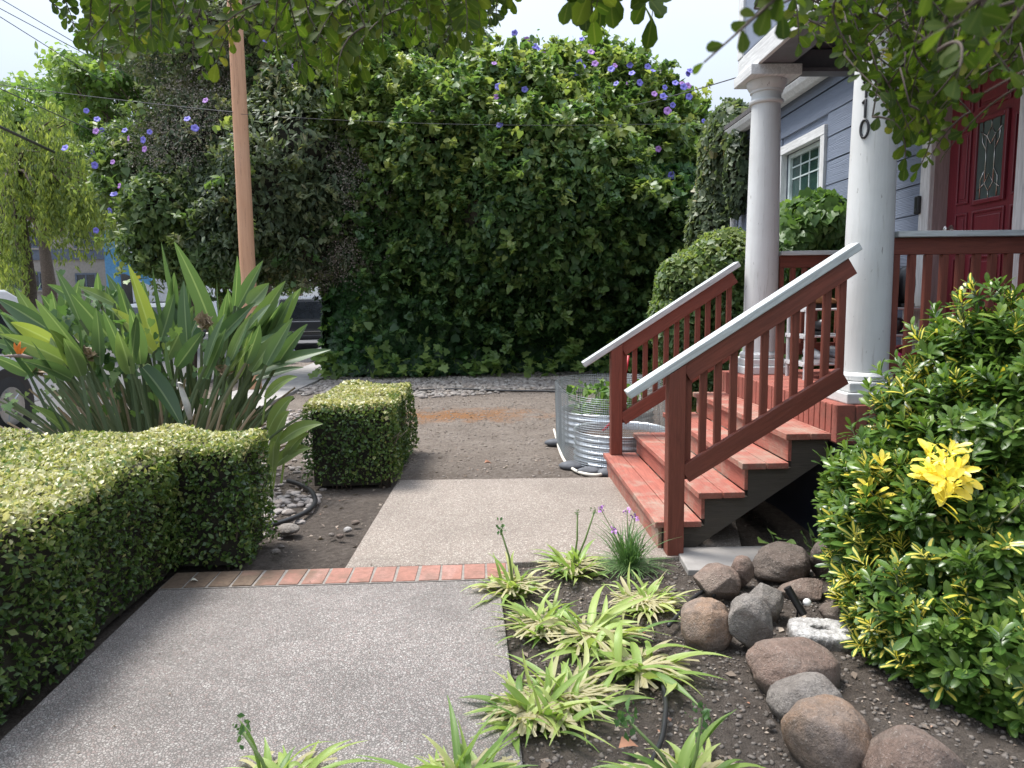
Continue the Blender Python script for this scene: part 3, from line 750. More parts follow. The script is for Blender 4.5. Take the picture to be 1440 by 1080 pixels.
def rock(label, px, py, wpx, hpx, Y, mat, seed, facets=6, depth=None, tilt=0.0, group='boulders edging the garden bed'):
    yb_ = G(px, py+hpx*.43, .0)[1]; Y = yb_+.55*wpx*yb_/F/2
    V, Fc = ICO5; r = np.random.default_rng(seed)
    P = V.copy()
    P *= (1+.15*lump(P, 1.9, seed)+.075*lump(P, 4.2, seed+1)+.030*lump(P, 11, seed+2)+.013*lump(P, 30, seed+3)+.007*lump(P, 75, seed+4))[:, None]
    for k in range(facets+3):                                        # broken flats
        d = unit(r.normal(size=3)); lim = .62+.24*r.random(); dist = P@d; over = np.maximum(0, dist-lim)
        P -= (over*(.9 if facets >= 6 else .66))[:, None]*d
    ww = wpx*Y/F/2*1.06; hh = hpx*Y/F/2*1.04
    P /= np.abs(P).max(0)
    P *= np.array((ww, depth if depth else ww*.85, hh*1.12))
    ct, s_ = math.cos(tilt), math.sin(tilt)
    P = np.stack([P[:, 0]*ct-P[:, 2]*s_, P[:, 1], P[:, 0]*s_+P[:, 2]*ct], 1)
    c = D(px, py, Y)
    mb = MB(); mb.add(P+c, Fc)
    o = mb.build('boulder', RK[mat], None, smooth=True)
    return tag(o, label, 'rock', group)
def yb(px, pyb, h=.02): return G(px, pyb, h)[1]
rock('rounded orange tan boulder in the front, leaning on a greyer one', 1160, 1042, 124, 108, 2.20, 'orange', 1, 4)
rock('grey brown boulder half hidden behind the orange tan front boulder', 1140, 990, 120, 74, 2.42, 'grey', 2, 4)
rock('wide low red brown boulder in front of the pale cinder block', 1114, 940, 140, 76, 2.66, 'red', 3, 5)
rock('round tan brown boulder nearest the strappy plants, left of the others', 991, 881, 82, 74, 2.95, 'orange', 4, 5)
rock('upright pale grey boulder with a broken edge beside the round tan one', 1056, 880, 66, 86, 2.93, 'grey', 5, 7, tilt=.2)
rock('grey boulder wedged behind the upright pale grey one', 1075, 848, 56, 56, 3.12, 'grey', 6, 6)
rock('flat fronted brown boulder lying on the corner slab', 1006, 820, 72, 50, 3.30, 'red', 7, 8, tilt=-.15)
rock('small angular brown boulder beside the round dark one', 1042, 806, 36, 46, 3.36, 'red', 8, 7)
rock('round dark brown boulder below the lowest stair tread', 1100, 795, 84, 56, 3.45, 'dark', 9, 4)
rock('brown boulder half under the variegated shrub beyond the pipe', 1166, 788, 52, 62, 3.35, 'dark', 10, 5)
rock('flat pinkish boulder behind the black pipe', 1127, 829, 62, 32, 3.12, 'red', 11, 6)
rock('small dark boulder tucked under the shrub beside the cinder block', 1180, 864, 58, 38, 2.92, 'dark', 12, 5)
rock('large red brown boulder at the bottom under the variegated shrub', 1285, 1078, 150, 130, 2.02, 'red', 13, 5)
rock('small grey stone on the soil left of the orange tan boulder', 1084, 1019, 15, 11, 2.28, 'grey', 14, 6, group=None)
rock('smooth flat pale grey stone lying beside the black hose', 404, 744, 34, 13, G(404, 748)[1], 'grey', 15, 0, group=None)

# cinder block lump with a hole
def cinder():
    c = D(1153, 905, 2.78); n = 40; w, d, h = .125, .105, .075
    ang = np.linspace(0, 2*math.pi, n, endpoint=False)
    def sq(a, rx, ry, p=5): cc, ss = np.cos(a), np.sin(a); k = (np.abs(cc)**p+np.abs(ss)**p)**(-1/p); return np.stack([rx*k*cc, ry*k*ss], 1)
    rings = [(sq(ang, w*.93, d*.93), -h), (sq(ang, w, d), -h*.8), (sq(ang, w, d), 0), (sq(ang, w, d), h*.75), (sq(ang, w*.93, d*.93), h), (sq(ang, w*.62, d*.62, 3), h*1.02),
             (sq(ang, w*.36, d*.26, 2), h), (sq(ang, w*.32, d*.22, 2), h*.8), (sq(ang, w*.30, d*.2, 2), h*.1), (sq(ang, .002, .002, 2), h*.05)]
    V = []; Fc = []
    for xy, z in rings:
        for p in xy: V.append((p[0], p[1], z))
    for i in range(len(rings)-1):
        for k in range(n): k2 = (k+1) % n; Fc.append((i*n+k, i*n+k2, (i+1)*n+k2, (i+1)*n+k))
    V = np.array(V); V += (.006*lump(V, 40, 3)+.004*lump(V, 110, 4))[:, None]*unit(V)
    ca, sa_ = math.cos(-.25), math.sin(-.25)
    V = np.stack([V[:, 0]*ca-V[:, 1]*sa_, V[:, 0]*sa_+V[:, 1]*ca, V[:, 2]-.05*V[:, 1]], 1)
    o = MB().add(V+c, Fc).build('cinder_block', RK['block'], None, smooth=R(60))
    sb = o.modifiers.new('sub', 'SUBSURF'); sb.levels = sb.render_levels = 2
    tx = bpy.data.textures.new('pits', 'CLOUDS'); tx.noise_scale = .012
    dp = o.modifiers.new('disp', 'DISPLACE'); dp.texture = tx; dp.strength = .012; dp.mid_level = .5
    tag(o, 'pale rough cinder block lump with a hole in its top', 'cinder block')
cinder()
# black pipe and white ball light
pb, pt = G(1130, 864, .03), D(1107, 826, 2.95)
pp = MB().tube([pb, pt], .017, 20).build('pipe', M_black, None, smooth=R(50)); pp.name = 'garden_pipe'
tag(pp, 'short black plastic pipe sticking out of the soil at a slant', 'pipe')
wh = plain('white_plastic', (.75, .75, .73), .35)
bl = D(1135, 847, 2.93); lb_ = MB().lathe([(.001, -.017), (.010, -.014), (.0165, -.006), (.0175, 0), (.0165, .006), (.010, .014), (.001, .017)], bl, 20).build('garden_light', wh, None, smooth=True)
tag(lb_, 'small white ball light on a black stake beside the pipe', 'garden light')
MB().tube([(bl[0], bl[1]+.005, bl[2]), (bl[0]-.03, bl[1]+.02, bl[2]-.03), (bl[0]-.035, bl[1]+.02, -.03)], .005, 8).build('stake', M_black, lb_)

# ------------------------------------------------------------------ hoses and drip lines
def hose(name, pts, r, mat, label, cat='hose', z=.0):
    P = [np.array(G(*p, z)) for p in pts]; Q = []
    for i in range(len(P)-1):
        p0, p1, p2, p3 = P[max(i-1, 0)], P[i], P[i+1], P[min(i+2, len(P)-1)]
        for t in np.linspace(0, 1, 8, endpoint=False):
            Q.append(.5*((2*p1)+(-p0+p2)*t+(2*p0-5*p1+4*p2-p3)*t*t+(-p0+3*p1-3*p2+p3)*t**3))
    Q.append(P[-1])
    o = MB().tube(Q, r, 10).build(name, mat, None, smooth=True); return tag(o, label, cat)
M_hose = plain('black_rubber', (.020, .020, .021), .5)
hose('garden_hose', [(330, 744), (366, 741), (400, 733), (430, 720), (443, 706), (438, 691), (424, 682), (405, 676)], .017, M_hose, 'black garden hose curving over the pebbles by the hedge', z=.005)
hose('drip_line', [(925, 930), (930, 950), (936, 985), (935, 1012), (930, 1040), (915, 1075)], .009, M_hose, 'black drip line lying on the garden bed soil', 'drip line', z=.012)
hose('drip_line', [(940, 880), (962, 856), (974, 842), (990, 832), (1005, 838)], .009, M_hose, 'black drip line behind the round tan boulder', 'drip line', z=.02)
hose('drip_line', [(500, 549), (560, 550), (640, 547), (700, 549), (770, 550), (830, 552)], .016, M_hose, 'long black drip line across the yard along the gravel', 'drip line', z=.0)
hose('garden_hose', [(779, 604), (783, 618), (788, 636), (797, 652), (814, 664), (838, 668), (858, 664)], .013, plain('cream_rubber', (.62, .58, .50), .5), 'cream garden hose curving around the steel raised beds')

# ------------------------------------------------------------------ galvanised raised beds under a wire cage
M_galv = None
def galv():
    t = NT('galvanised_steel'); v = t.n('TexVoronoi', Vector=t.pos, Scale=60.0)
    c = t.ramp(t.n('SeparateColor', Color=v.outputs['Color']).outputs[0], [(0, (.50, .53, .55)), (1, (.68, .71, .72))])
    return t.done(t.prin(c, .38, metal=.9))
M_galv = galv()
M_bedsoil = plain('dark_compost', (.06, .042, .030), .95, var=.35, scale=40, bump=.8, bscale=40)
def bed(cx, cy, r, h, label):
    b = thing('raised_bed', label, 'raised bed', (cx, cy, 0), 'galvanised raised beds')
    prof = [(r, -.02)]; n = 44
    for k in range(n+1):
        z = h*k/n; prof.append((r+.011*math.sin(z/h*5*2*math.pi), z))
    prof += [(r+.012, h+.004), (r+.010, h+.012), (r-.004, h+.012), (r-.010, h), (r-.012, h-.07)]
    V = MB(); V.lathe(prof, (cx, cy, 0), 64); V.f = V.f[:-2]; V.build('steel_wall', M_galv, b, smooth=True)
    xs = []; nr = 10
    mb = MB(); Vv = [(cx, cy, h-.05)]; Ff = []
    for i in range(1, nr+1):
        for k in range(40):
            a = 2*math.pi*k/40; x = cx+(r-.008)*i/nr*math.cos(a); y = cy+(r-.008)*i/nr*math.sin(a)
            Vv.append((x, y, h-.06+.02*mnoise.noise(Vector((x*14, y*14, 0)))))
    for k in range(40): Ff.append((0, 1+k, 1+(k+1) % 40))
    for i in range(nr-1):
        for k in range(40): k2 = (k+1) % 40; Ff.append((1+i*40+k, 1+i*40+40+k, 1+i*40+40+k2, 1+i*40+k2))
    mb.add(Vv, Ff).build('bed_soil', M_bedsoil, b, smooth=True)
    return b
bed(1.13, 6.13, .40, .26, 'nearer round galvanised raised bed with bare soil behind the stairs')
bed(1.16, 7.05, .46, .30, 'farther round galvanised raised bed full of green seedlings')
def cage():
    cg = thing('wire_cage', 'silvery hardware cloth cage standing around the round steel beds', 'wire cage', (1.15, 6.6, 0))
    M_wire = plain('galvanised_wire', (.42, .45, .46), .4, metal=.6, var=.05)
    cx, cy, rx, ry, h, sp = 1.16, 6.62, .52, .98, .60, .019
    N = 220; A = np.linspace(0, 2*math.pi, N, endpoint=False); p = 3.2
    k = (np.abs(np.cos(A))**p+np.abs(np.sin(A))**p)**(-1/p)
    ring = np.stack([cx+rx*k*np.cos(A), cy+ry*k*np.sin(A)], 1)
    seg = np.linalg.norm(np.roll(ring, -1, 0)-ring, axis=1); cum = np.concatenate([[0], np.cumsum(seg)]); tot = cum[-1]
    def at(s):
        s = s % tot; i = min(np.searchsorted(cum, s, 'right')-1, N-1); f = (s-cum[i])/seg[i]; return ring[i]*(1-f)+ring[(i+1) % N]*f
    w = MB(); r_ = .0013
    def wire(pts, closed=False):
        o = len(w.v)
        for i, q in enumerate(pts):
            w.v += [(q[0]-r_, q[1], q[2]-r_*.6), (q[0]+r_, q[1], q[2]-r_*.6), (q[0], q[1]+r_*.6, q[2]+r_)]; w.lc += [(0, 0, 0)]*3
        m = len(pts)
        for i in range(m if closed else m-1):
            j = (i+1) % m
            for a in range(3): b = (a+1) % 3; w.f.append((o+i*3+a, o+i*3+b, o+j*3+b, o+j*3+a))
    n = int(tot/sp)
    for i in range(n):
        q = at(i*sp); wob = .008*math.sin(i*.21)+.005*math.sin(i*.67)
        wire([(q[0], q[1], .0), (q[0]+wob*.5, q[1], h*.5), (q[0]+wob, q[1]+wob*.5, h+.012*math.sin(i*.11))])
    for z in np.arange(.01, h, sp):
        wire([(*at(s), z+.006*math.sin(s*3+z*9)) for s in np.arange(0, tot, .05)], True)
    w.build('wire_mesh', M_wire, cg)
cage()
gf = MB()
for (a, b, r_) in ((.70, 5.90, .14), (.78, 5.70, .12), (.63, 6.9, .10), (.95, 5.62, .10)):
    V, Fc = ICO2; P = V*np.array((r_, r_*.7, .035)); P *= (1+.3*lump(P*8, 2, int(a*100)))[:, None]; gf.add(P+np.array((a, b, .005)), Fc)
kind(gf.build('ground_cloth_litter', plain('grey_weed_cloth', (.10, .105, .115), .9, var=.3), smooth=True), 'stuff')
rod = MB().tube([D(848, 606, 6.0), D(860, 594, 6.02), D(871, 560, 6.06), D(881, 520, 6.10), D(884, 500, 6.1)], .011, 10).build('garden_tool', plain('red_plastic', (.45, .02, .03), .4), None, smooth=True)
tag(rod, 'red tool handle leaning between the raised bed and the stairs', 'tool')

# ------------------------------------------------------------------ shoe rack and shoes on the porch
M_rack = plain('grey_white_tube', (.50, .50, .50), .4)
def rack():
    r = thing('shoe_rack', 'grey three tier shoe rack on the brick porch behind the railing', 'shoe rack', (2.72, 5.2, DK))
    xa, xb, ya, yb_ = 2.24, 3.12, 4.98, 5.28
    for x in (xa, xb):
        for y in (ya, yb_):
            MB().tube([(x, y, DK), (x, y, DK+.52)], .013, 10).build('leg', M_rack, r, smooth=R(50))
    for z in (DK+.11, DK+.31, DK+.50):
        m = MB()
        for y in np.linspace(ya, yb_, 5): m.tube([(xa-.02, y, z), (xb+.02, y, z)], .008, 8)
        for x in (xa, xb): m.box((x-.016, ya-.02, z-.014), (x+.016, yb_+.02, z+.014))
        m.build('shelf', M_rack, r, smooth=R(50))
rack()
def shoe(name, label, x, y, z, L, w, h, mat, sole, rot=90, boot=0.0, group='shoes on the rack'):
    t = thing(name, label, 'shoe', (0, 0, 0), group)
    rings = []
    for k in range(13):
        u = k/12; ht = h*(1-.62*u**1.1) if not boot else (boot if u < .38 else h*(1-.45*(u-.38)))
        ww = w/2*(.80+.35*math.sin(math.pi*min(1, u*1.05)))*(1 if u < .9 else .8)
        if u == 0 or u == 1: ww *= .55; ht *= .8
        for a in np.linspace(0, 2*math.pi, 14, endpoint=False):
            rings.append((L*(u-.5), ww*math.cos(a), .022+max(0, ht/2*(1+math.sin(a)))*1.0))
    n = 14; m = 13
    Fc = [(i*n+k, i*n+(k+1) % n, (i+1)*n+(k+1) % n, (i+1)*n+k) for i in range(m-1) for k in range(n)]+[tuple(range(n))[::-1], tuple(range((m-1)*n, m*n))]
    MB().add(rings, Fc).build('upper', mat, t, smooth=True)
    so = MB(); pl = [(L*(u-.5)*1.04, s*w/2*(.82+.34*math.sin(math.pi*min(1, u*1.05)))*(1 if 0 < u < 1 else .5)) for s in (1, -1) for u in (np.linspace(0, 1, 10) if s == 1 else np.linspace(1, 0, 10))]
    so.prism(pl, 2, 0, .026).build('sole', sole, t)
    t.location = (x, y, z); t.rotation_euler = (0, 0, R(rot)); return t
LT = plain('tan_suede', (.38, .20, .09), .85); BK = plain('black_leather', (.015, .015, .017), .4); GY = plain('grey_knit', (.30, .31, .33), .9, var=.3, scale=40)
WS = plain('white_rubber', (.6, .6, .58), .6); PKM = plain('pink_foam', (.60, .04, .22), .6); RDM = plain('dark_red_canvas', (.25, .015, .02), .7)
zt = DK+.509
fleeced = shoe('boot', 'tan suede boot with pale fleece cuff on the top shelf', 2.62, 5.13, zt, .25, .10, .09, LT, M_black, 95, .16)
shoe('boot', 'tan suede boot lying nearest the left end of the top shelf', 2.42, 5.13, zt, .25, .10, .10, LT, M_black, 20)
fl = LB(); Pf = np.array((.09, 0, .18))+rng.normal(size=(260, 3))*np.array((.04, .035, .018))
fl.leaves(tpl_diamond(.5), Pf, rng.normal(size=(260, 3)), rng.normal(size=(260, 3)), .022, rng.random(260))
fl.build('fleece_cuff', plain('cream_fleece', (.62, .50, .42), .95), fleeced)
shoe('boot', 'tall black boot at the right end of the top shelf', 2.98, 5.13, zt, .27, .11, .12, BK, M_black, 95, .27)
shoe('boot', 'second tall black boot beside the right end boot', 2.84, 5.13, zt, .27, .11, .12, BK, M_black, 85, .25)
z2 = DK+.319; z1_ = DK+.119
for i, (x, m, lab) in enumerate(((2.38, BK, 'black low shoe at the left of the middle shelf'), (2.62, BK, 'black low shoe in the centre of the middle shelf'), (2.92, M_iron, 'dark shoe at the right of the middle shelf'))):
    shoe('shoe', lab, x, 5.13, z2, .27, .10, .10, m, M_black, 92)
for i, (x, m, lab) in enumerate(((2.36, GY, 'grey knit sneaker at the left of the bottom shelf'), (2.54, GY, 'grey knit sneaker second on the bottom shelf'), (2.92, PKM, 'bright pink clog on the bottom shelf'), (3.05, RDM, 'dark red shoe beside the pink clog'))):
    shoe('shoe', lab, x, 5.10, z1_, .26, .10, .09, m, WS if m is GY else m, 268)

# ------------------------------------------------------------------ pole and wires
M_pole = None
def pole_mat():
    t = NT('tan_painted_pole'); p = t.pos
    g = t.noise(t.n('Mapping', Vector=p, Scale=(18, 18, .8)).outputs[0], 2.0, 6, .65); s = t.noise(t.n('Mapping', Vector=p, Scale=(50, 50, 6)).outputs[0], 1, 3)
    c = t.mix(t.ramp(g, [(.3, 0), (.75, 1)]), (.54, .31, .19), (.44, .24, .14))
    c = t.mix(t.math('MULTIPLY', t.ramp(s, [(.69, 0), (.73, 1)]), .8), c, (.10, .06, .04))
    c = t.mix(t.math('MULTIPLY', t.ramp(t.noise(t.n('Mapping', Vector=p, Scale=(34, 34, .9)).outputs[0], 1.4, 4), [(.60, 0), (.63, 1), (.65, 0)]), .65), c, (.16, .085, .05))
    c = t.mix(t.math('MULTIPLY', t.ramp(t.noise(p, 1.2, 4), [(.45, 0), (.7, 1)]), .25), c, (.56, .37, .26))
    return t.done(t.prin(c, .8, t.bump(g, .3, .02), spec=.2))
b0 = D(351, 430, 11.8); t0 = D(331, 30, 11.8); dv = unit(t0-b0)
pole = thing('utility_pole', 'tall tan painted utility pole behind the big leaved clump', 'utility pole', (b0[0], b0[1], 0))
pbase = b0-dv*(b0[2]/dv[2]+.3); ptop = b0+dv*7.5
MB().tube([pbase+(ptop-pbase)*k/12 for k in range(13)], [.130-.030*k/12 for k in range(13)], 28).build('pole', pole_mat(), pole, smooth=R(50))
cxm = MB(); ca_ = pbase+dv*8.2; cxm.box((ca_[0]-.9, ca_[1]-.17, ca_[2]-.06), (ca_[0]+.9, ca_[1]-.11, ca_[2]+.06)); cxm.build('crossarm', M_oldwood, pole)
def wire(pts, r, label, sag=0.0, mat=None):
    P = []
    a, b = [np.array(D(*q)) for q in pts]
    for k in range(25):
        t = k/24; p = a*(1-t)+b*t; p[2] -= sag*4*t*(1-t); P.append(p)
    o = MB().tube(P, r, 6).build('power_line', mat or M_black, None); return tag(o, label, 'power line', 'overhead wires')
M_cable = plain('grey_cable', (.035, .035, .04), .6)
wire([(-160, 95, 15.5), (332, 158, 11.7)], .007, 'dark wire crossing the left sky down to the tan pole', .05)
wire([(333, 160, 11.7), (1010, 172, 11.4)], .0035, 'thin wire running from the pole in front of the flowering vine', .10, M_cable)
wire([(-200, -120, 16), (170, 98, 22)], .010, 'uppermost pale wire in the top left corner of the sky', 0, M_cable)
wire([(-200, -95, 16), (150, 92, 22)], .010, 'middle pale wire in the top left corner of the sky', 0, M_cable)
wire([(-120, -52, 16), (150, 118, 22)], .010, 'lowest pale wire in the top left corner of the sky', 0, M_cable)
wire([(-60, 150, 15), (76, 214, 19)], .035, 'thick black cable against the drooping tree on the left', 0)
wire([(-80, 88, 15), (130, 184, 20)], .012, 'dark wire sloping steeply across the left trees', 0, M_cable)
wire([(880, 150, 11.5), (1052, 104, 5.9)], .005, 'service wire reaching the white corner of the upper storey', .02, M_cable)

# ------------------------------------------------------------------ parked cars
M_tyre = plain('tyre_rubber', (.018, .018, .018), .8); M_rim = plain('alloy_rim', (.45, .46, .47), .3, metal=.9)
M_carglass = glass_mat('car_glass', (.03, .035, .04), .04); M_red = plain('tail_lamp_red', (.42, .012, .012), .2); M_trim = plain('black_trim', (.02, .02, .022), .5)
def car_paint(name, col):
    t = NT(name); return t.done(t.prin(t.ramp(t.noise(t.pos, 2, 3), [(.3, tuple(c*.93 for c in col)), (.7, col)]), .3, spec=.5, Coat_Weight=.6, Coat_Roughness=.06))
def suv(name, label, cat, paint, loc, rot, H=1.75):
    c = thing(name, label, cat, (0, 0, 0), 'cars parked along the street'); L, W = 4.7, .93
    low = [(-2.33, .34), (-2.36, .62), (-2.30, .95), (2.20, .92), (2.34, .72), (2.32, .36)]            # y,z ; rear is -y
    b = MB()
    def loft(secs):                                                                 # secs: (polygon yz, half width)
        n = len(secs[0][0]); V = []; Fc = []
        for poly, hw in secs:
            for y, z in poly: V.append((hw, y, z))
        for i in range(len(secs)-1):
            for k in range(n): k2 = (k+1) % n; Fc.append((i*n+k, i*n+k2, (i+1)*n+k2, (i+1)*n+k))
        Fc += [tuple(range(n))[::-1], tuple(range((len(secs)-1)*n, len(secs)*n))]; b.add(V, Fc)
    shr = lambda P, s: [(y*s, z) for y, z in P]
    loft([(shr(low, .965), -W), (low, -W+.07), (low, W-.07), (shr(low, .965), W)])
    top = [(-2.26, .93), (-2.02, H-.10), (-1.80, H), (.55, H-.02), (.95, H-.10), (1.55, 1.02), (1.60, .93)]
    ins = [(-2.26, .93), (-2.02, H-.14), (-1.80, H-.06), (.55, H-.08), (.95, H-.14), (1.55, 1.02), (1.60, .93)]
    def tumble(P, hw0, hw1): return P
    n = len(top); V = []
    for sx in (-1, 1):
        for y, z in top: V.append((sx*(W-.01-.17*max(0, (z-.93)/(H-.93))), y, z))
    Fc = [tuple(range(n))[::-1] , tuple(range(n, 2*n))]+[(k, (k+1) % n, (k+1) % n+n, k+n) for k in range(n)]
    b.add(V, Fc)
    b.build('body', paint, c, smooth=R(35), bevel=.03, seg=3)
    def sidewin(y0, y1, y2, y3, sx):
        q = [(y0, .98), (y1, H-.16), (y2, H-.16), (y3, .98)]
        V = [(sx*(W-.003-.17*(z-.93)/(H-.93)), y, z) for y, z in q]; V += [(x-sx*.02, y, z) for x, y, z in V]
        MB().add(V, [(0, 1, 2, 3), (7, 6, 5, 4), (0, 4, 5, 1), (1, 5, 6, 2), (2, 6, 7, 3), (3, 7, 4, 0)]).build('side_window', M_carglass, c)
    for sx in (-1, 1):
        sidewin(-2.02, -1.88, -1.32, -1.25, sx); sidewin(-1.18, -1.22, -.32, -.30, sx); sidewin(-.22, -.22, .62, 1.20, sx)
        MB().tube([(sx*.66, -1.6, H+.03), (sx*.66, -1.5, H+.055), (sx*.66, .3, H+.045), (sx*.66, .42, H+.01)], .018, 8).build('roof_rail', M_trim, c, smooth=True)
        MB().box((sx*.80-.13, -2.375, .92), (sx*.80+.13, -2.20, 1.12)).build('tail_light', M_red, c, bevel=.02)
        MB().box((sx*.68-.11, -2.40, .52), (sx*.68+.11, -2.352, .58)).build('reflector', M_red, c, bevel=.01)
        MB().box((sx*.72-.15, 2.20, .70), (sx*.72+.15, 2.345, .84)).build('headlight', M_rim, c, bevel=.03)
        MB().prism([(.62, .98), (.86, .98), (.86, 1.14), (.66, 1.14)], 0, sx*W-.02 if sx > 0 else sx*W-.16, sx*W+.16 if sx > 0 else sx*W+.02).build('mirror', paint, c, bevel=.03)
    V = [(-.70, -2.235, 1.02), (.70, -2.235, 1.02), (.62, -2.065, H-.20), (-.62, -2.065, H-.20)]; V += [(x, y+.03, z) for x, y, z in V]
    MB().add(V, [(0, 1, 2, 3), (7, 6, 5, 4), (0, 4, 5, 1), (1, 5, 6, 2), (2, 6, 7, 3), (3, 7, 4, 0)]).build('rear_window', M_carglass, c)
    V = [(-.76, 1.50, 1.06), (.76, 1.50, 1.06), (.68, 1.02, H-.13), (-.68, 1.02, H-.13)]; V += [(x, y-.05, z-.02) for x, y, z in V]
    V = [(x, y+.03, z+.03) for x, y, z in V]
    MB().add(V, MB.BOXF).build('windscreen', M_carglass, c)
    MB().box((-.86, -2.42, .36), (.86, -2.33, .50)).build('bumper', M_trim, c, bevel=.03)
    MB().box((-.80, -2.375, .60), (.80, -2.345, .625)).build('bumper_trim', M_rim, c)
    MB().box((-.84, 2.29, .30), (.84, 2.40, .46)).build('bumper', M_trim, c, bevel=.03)
    for sx in (-1, 1):
        for y in (-1.42, 1.42):
            m = MB(); r_ = .36; xa = sx*(W+.012); xb = sx*(W-.22)
            m.tube([(xb, y, r_), (xb+(xa-xb)*.1, y, r_), (xb+(xa-xb)*.9, y, r_), (xa, y, r_)], [r_-.03, r_, r_, r_-.03], 36)
            tt = m.build('wheel', M_tyre, c, smooth=R(40))
            rm = MB(); rm.tube([(xa-sx*.01, y, r_), (xa+sx*.006, y, r_)], .225, 28); 
            for k in range(5):
                an = 2*math.pi*k/5; rm.beam((xa+sx*.010, y+.03*math.cos(an), r_+.03*math.sin(an)), (xa+sx*.010, y+.20*math.cos(an), r_+.20*math.sin(an)), .06, .012, upv=(1, 0, 0))
            rm.build('rim', M_rim, tt)
            MB().tube([(sx*(W-.05), y, r_+.02), (sx*(W+.004), y, r_+.02)], .43, 32).build('wheel_arch', M_trim, c)
    c.location = loc; c.rotation_euler = (0, 0, R(rot)); return c
suv('parked_car', 'white car parked at the kerb behind the big leaved clump', 'car', car_paint('white_car_paint', (.62, .63, .64)), (-6.55, 7.0, -.11), 180, 1.72)
suv('parked_car', 'dark grey car seen from behind past the end of the ivy', 'car', car_paint('dark_grey_car_paint', (.030, .031, .033)), (-6.45, 25.4, -.11), 13, 1.76)
suv('parked_car', 'white car in front of the blue stairs across the street', 'car', car_paint('bright_white_car_paint', (.66, .67, .68)), (-14.4, 31, -.11), 80, 1.6)
# odds and ends on the verge
k0 = G(392, 512); rb = thing('tool_box', 'red tool box on the pavement near the dark grey car', 'box', k0)
MB().box((k0[0]-.28, 17.0, .0), (k0[0]+.16, 17.35, .26)).build('box_body', plain('red_plastic_box', (.42, .03, .025), .45), rb, bevel=.02)
MB().box((k0[0]-.29, 16.99, .262), (k0[0]+.17, 17.36, .34)).build('lid', plain('light_red_lid', (.5, .06, .05), .45), rb, bevel=.02)
MB().tube([(k0[0]-.17, 17.17, .34), (k0[0]-.15, 17.17, .42), (k0[0]+.03, 17.17, .42), (k0[0]+.05, 17.17, .34)], .014, 8).build('handle', M_black, rb, smooth=True)
bc = thing('folding_chair', 'blue folding chair lying beside the red box', 'chair', (k0[0]+.5, 17.2, 0))
V = [D(392, 478, 17.1), D(398, 474, 17.3), D(418, 496, 17.3), D(408, 499, 17.1)]
MB().add([*V, *[v-np.array((0, 0, .02)) for v in V]], MB.BOXF).build('seat', plain('blue_canvas', (.02, .08, .32), .8), bc)
for a, b in (((394, 476), (421, 499)), ((388, 480), (408, 500))):
    MB().tube([D(*a, 17.05), D(*b, 17.05)], .014, 8).build('frame_tube', M_rim, bc, smooth=True)
tk = G(404, 486); tb = MB().tube([(tk[0], 22.0, -.2), (tk[0]-.05, 22.0, .9), (tk[0]+.02, 22, 1.6), (tk[0]+.1, 22, 3.4)], [.26, .20, .19, .16], 14).build('tree_trunk', plain('dark_bark', (.06, .045, .035), .95, var=.3, scale=12, bump=.8), None, smooth=True)
tb.name = 'street_tree'; tag(tb, 'dark bare street tree trunk beside the dark grey car', 'tree')
rp = D(417, 405, 30.0); sp_ = MB().tube([(rp[0], 30, -.2), (rp[0], 30, 5.5)], .13, 14).build('far_pole', plain('brown_post', (.32, .16, .09), .8), None, smooth=True); sp_.name = 'street_post'
tag(sp_, 'far reddish brown post rising above the dark grey car', 'post')

# ------------------------------------------------------------------ apartment building across the street
ab = thing('apartment_building', 'grey stucco apartment block with a blue grey band behind the drooping tree', 'building', (-25, 40, 0))
M_stuc = plain('grey_stucco', (.27, .255, .235), .9, var=.1, bump=.2); M_band = plain('blue_grey_band', (.09, .115, .16), .7)
p0, p1 = D(-60, 400, 40), D(153, 400, 40)
MB().box((p0[0]-6, 40, -.3), (p1[0], 52, 8.2)).build('wall', M_stuc, ab)
zb = 1.4+(427-360)*40/F
MB().box((p0[0]-6.03, 39.94, zb-.15), (p1[0]+.03, 39.997, zb+.42)).build('band', M_band, ab)
MB().box((p0[0]-6.3, 39.5, 8.2), (p1[0]+.4, 52.4, 8.6)).build('roof', M_band, ab)
def bwin(px0, px1, pz0, pz1):
    a = D(px0, pz1, 40); b = D(px1, pz0, 40)
    f = MB(); t = .09
    f.box((a[0], 39.93, a[2]), (a[0]+t, 39.998, b[2])); f.box((b[0]-t, 39.93, a[2]), (b[0], 39.998, b[2])); f.box((a[0]+t, 39.935, a[2]), (b[0]-t, 39.998, a[2]+t)); f.box((a[0]+t, 39.935, b[2]-t), (b[0]-t, 39.998, b[2]))
    f.box(((a[0]+b[0])/2-.04, 39.94, a[2]+t), ((a[0]+b[0])/2+.04, 39.998, b[2]-t))
    w_ = f.build('window', M_band, ab)
    MB().box((a[0]+t, 39.96, a[2]+t), (b[0]-t, 39.998, b[2]-t)).build('pane', M_carglass, w_)
    mm = MB(); mm.box((a[0]-.05, 39.90, a[2]-.10), (b[0]+.05, 39.998, a[2]-.002)); mm.build('sill', M_stuc, w_)
bwin(44, 69, 382, 408); bwin(108, 136, 384, 407); bwin(105, 131, 323, 349); bwin(30, 62, 322, 349); bwin(8, 34, 382, 408)
bs = thing('stair_tower', 'bright blue outdoor stair and landing beside the grey apartment block', 'building', (-20, 38, 0))
M_sky = plain('bright_blue_paint', (.10, .30, .56), .6); M_pale = plain('pale_wall', (.55, .57, .60), .8)
q0, q1 = D(156, 400, 38), D(236, 400, 38)
MB().box((q0[0], 40.2, -.2), (q1[0], 46, 5.2)).build('wall', M_pale, bs)
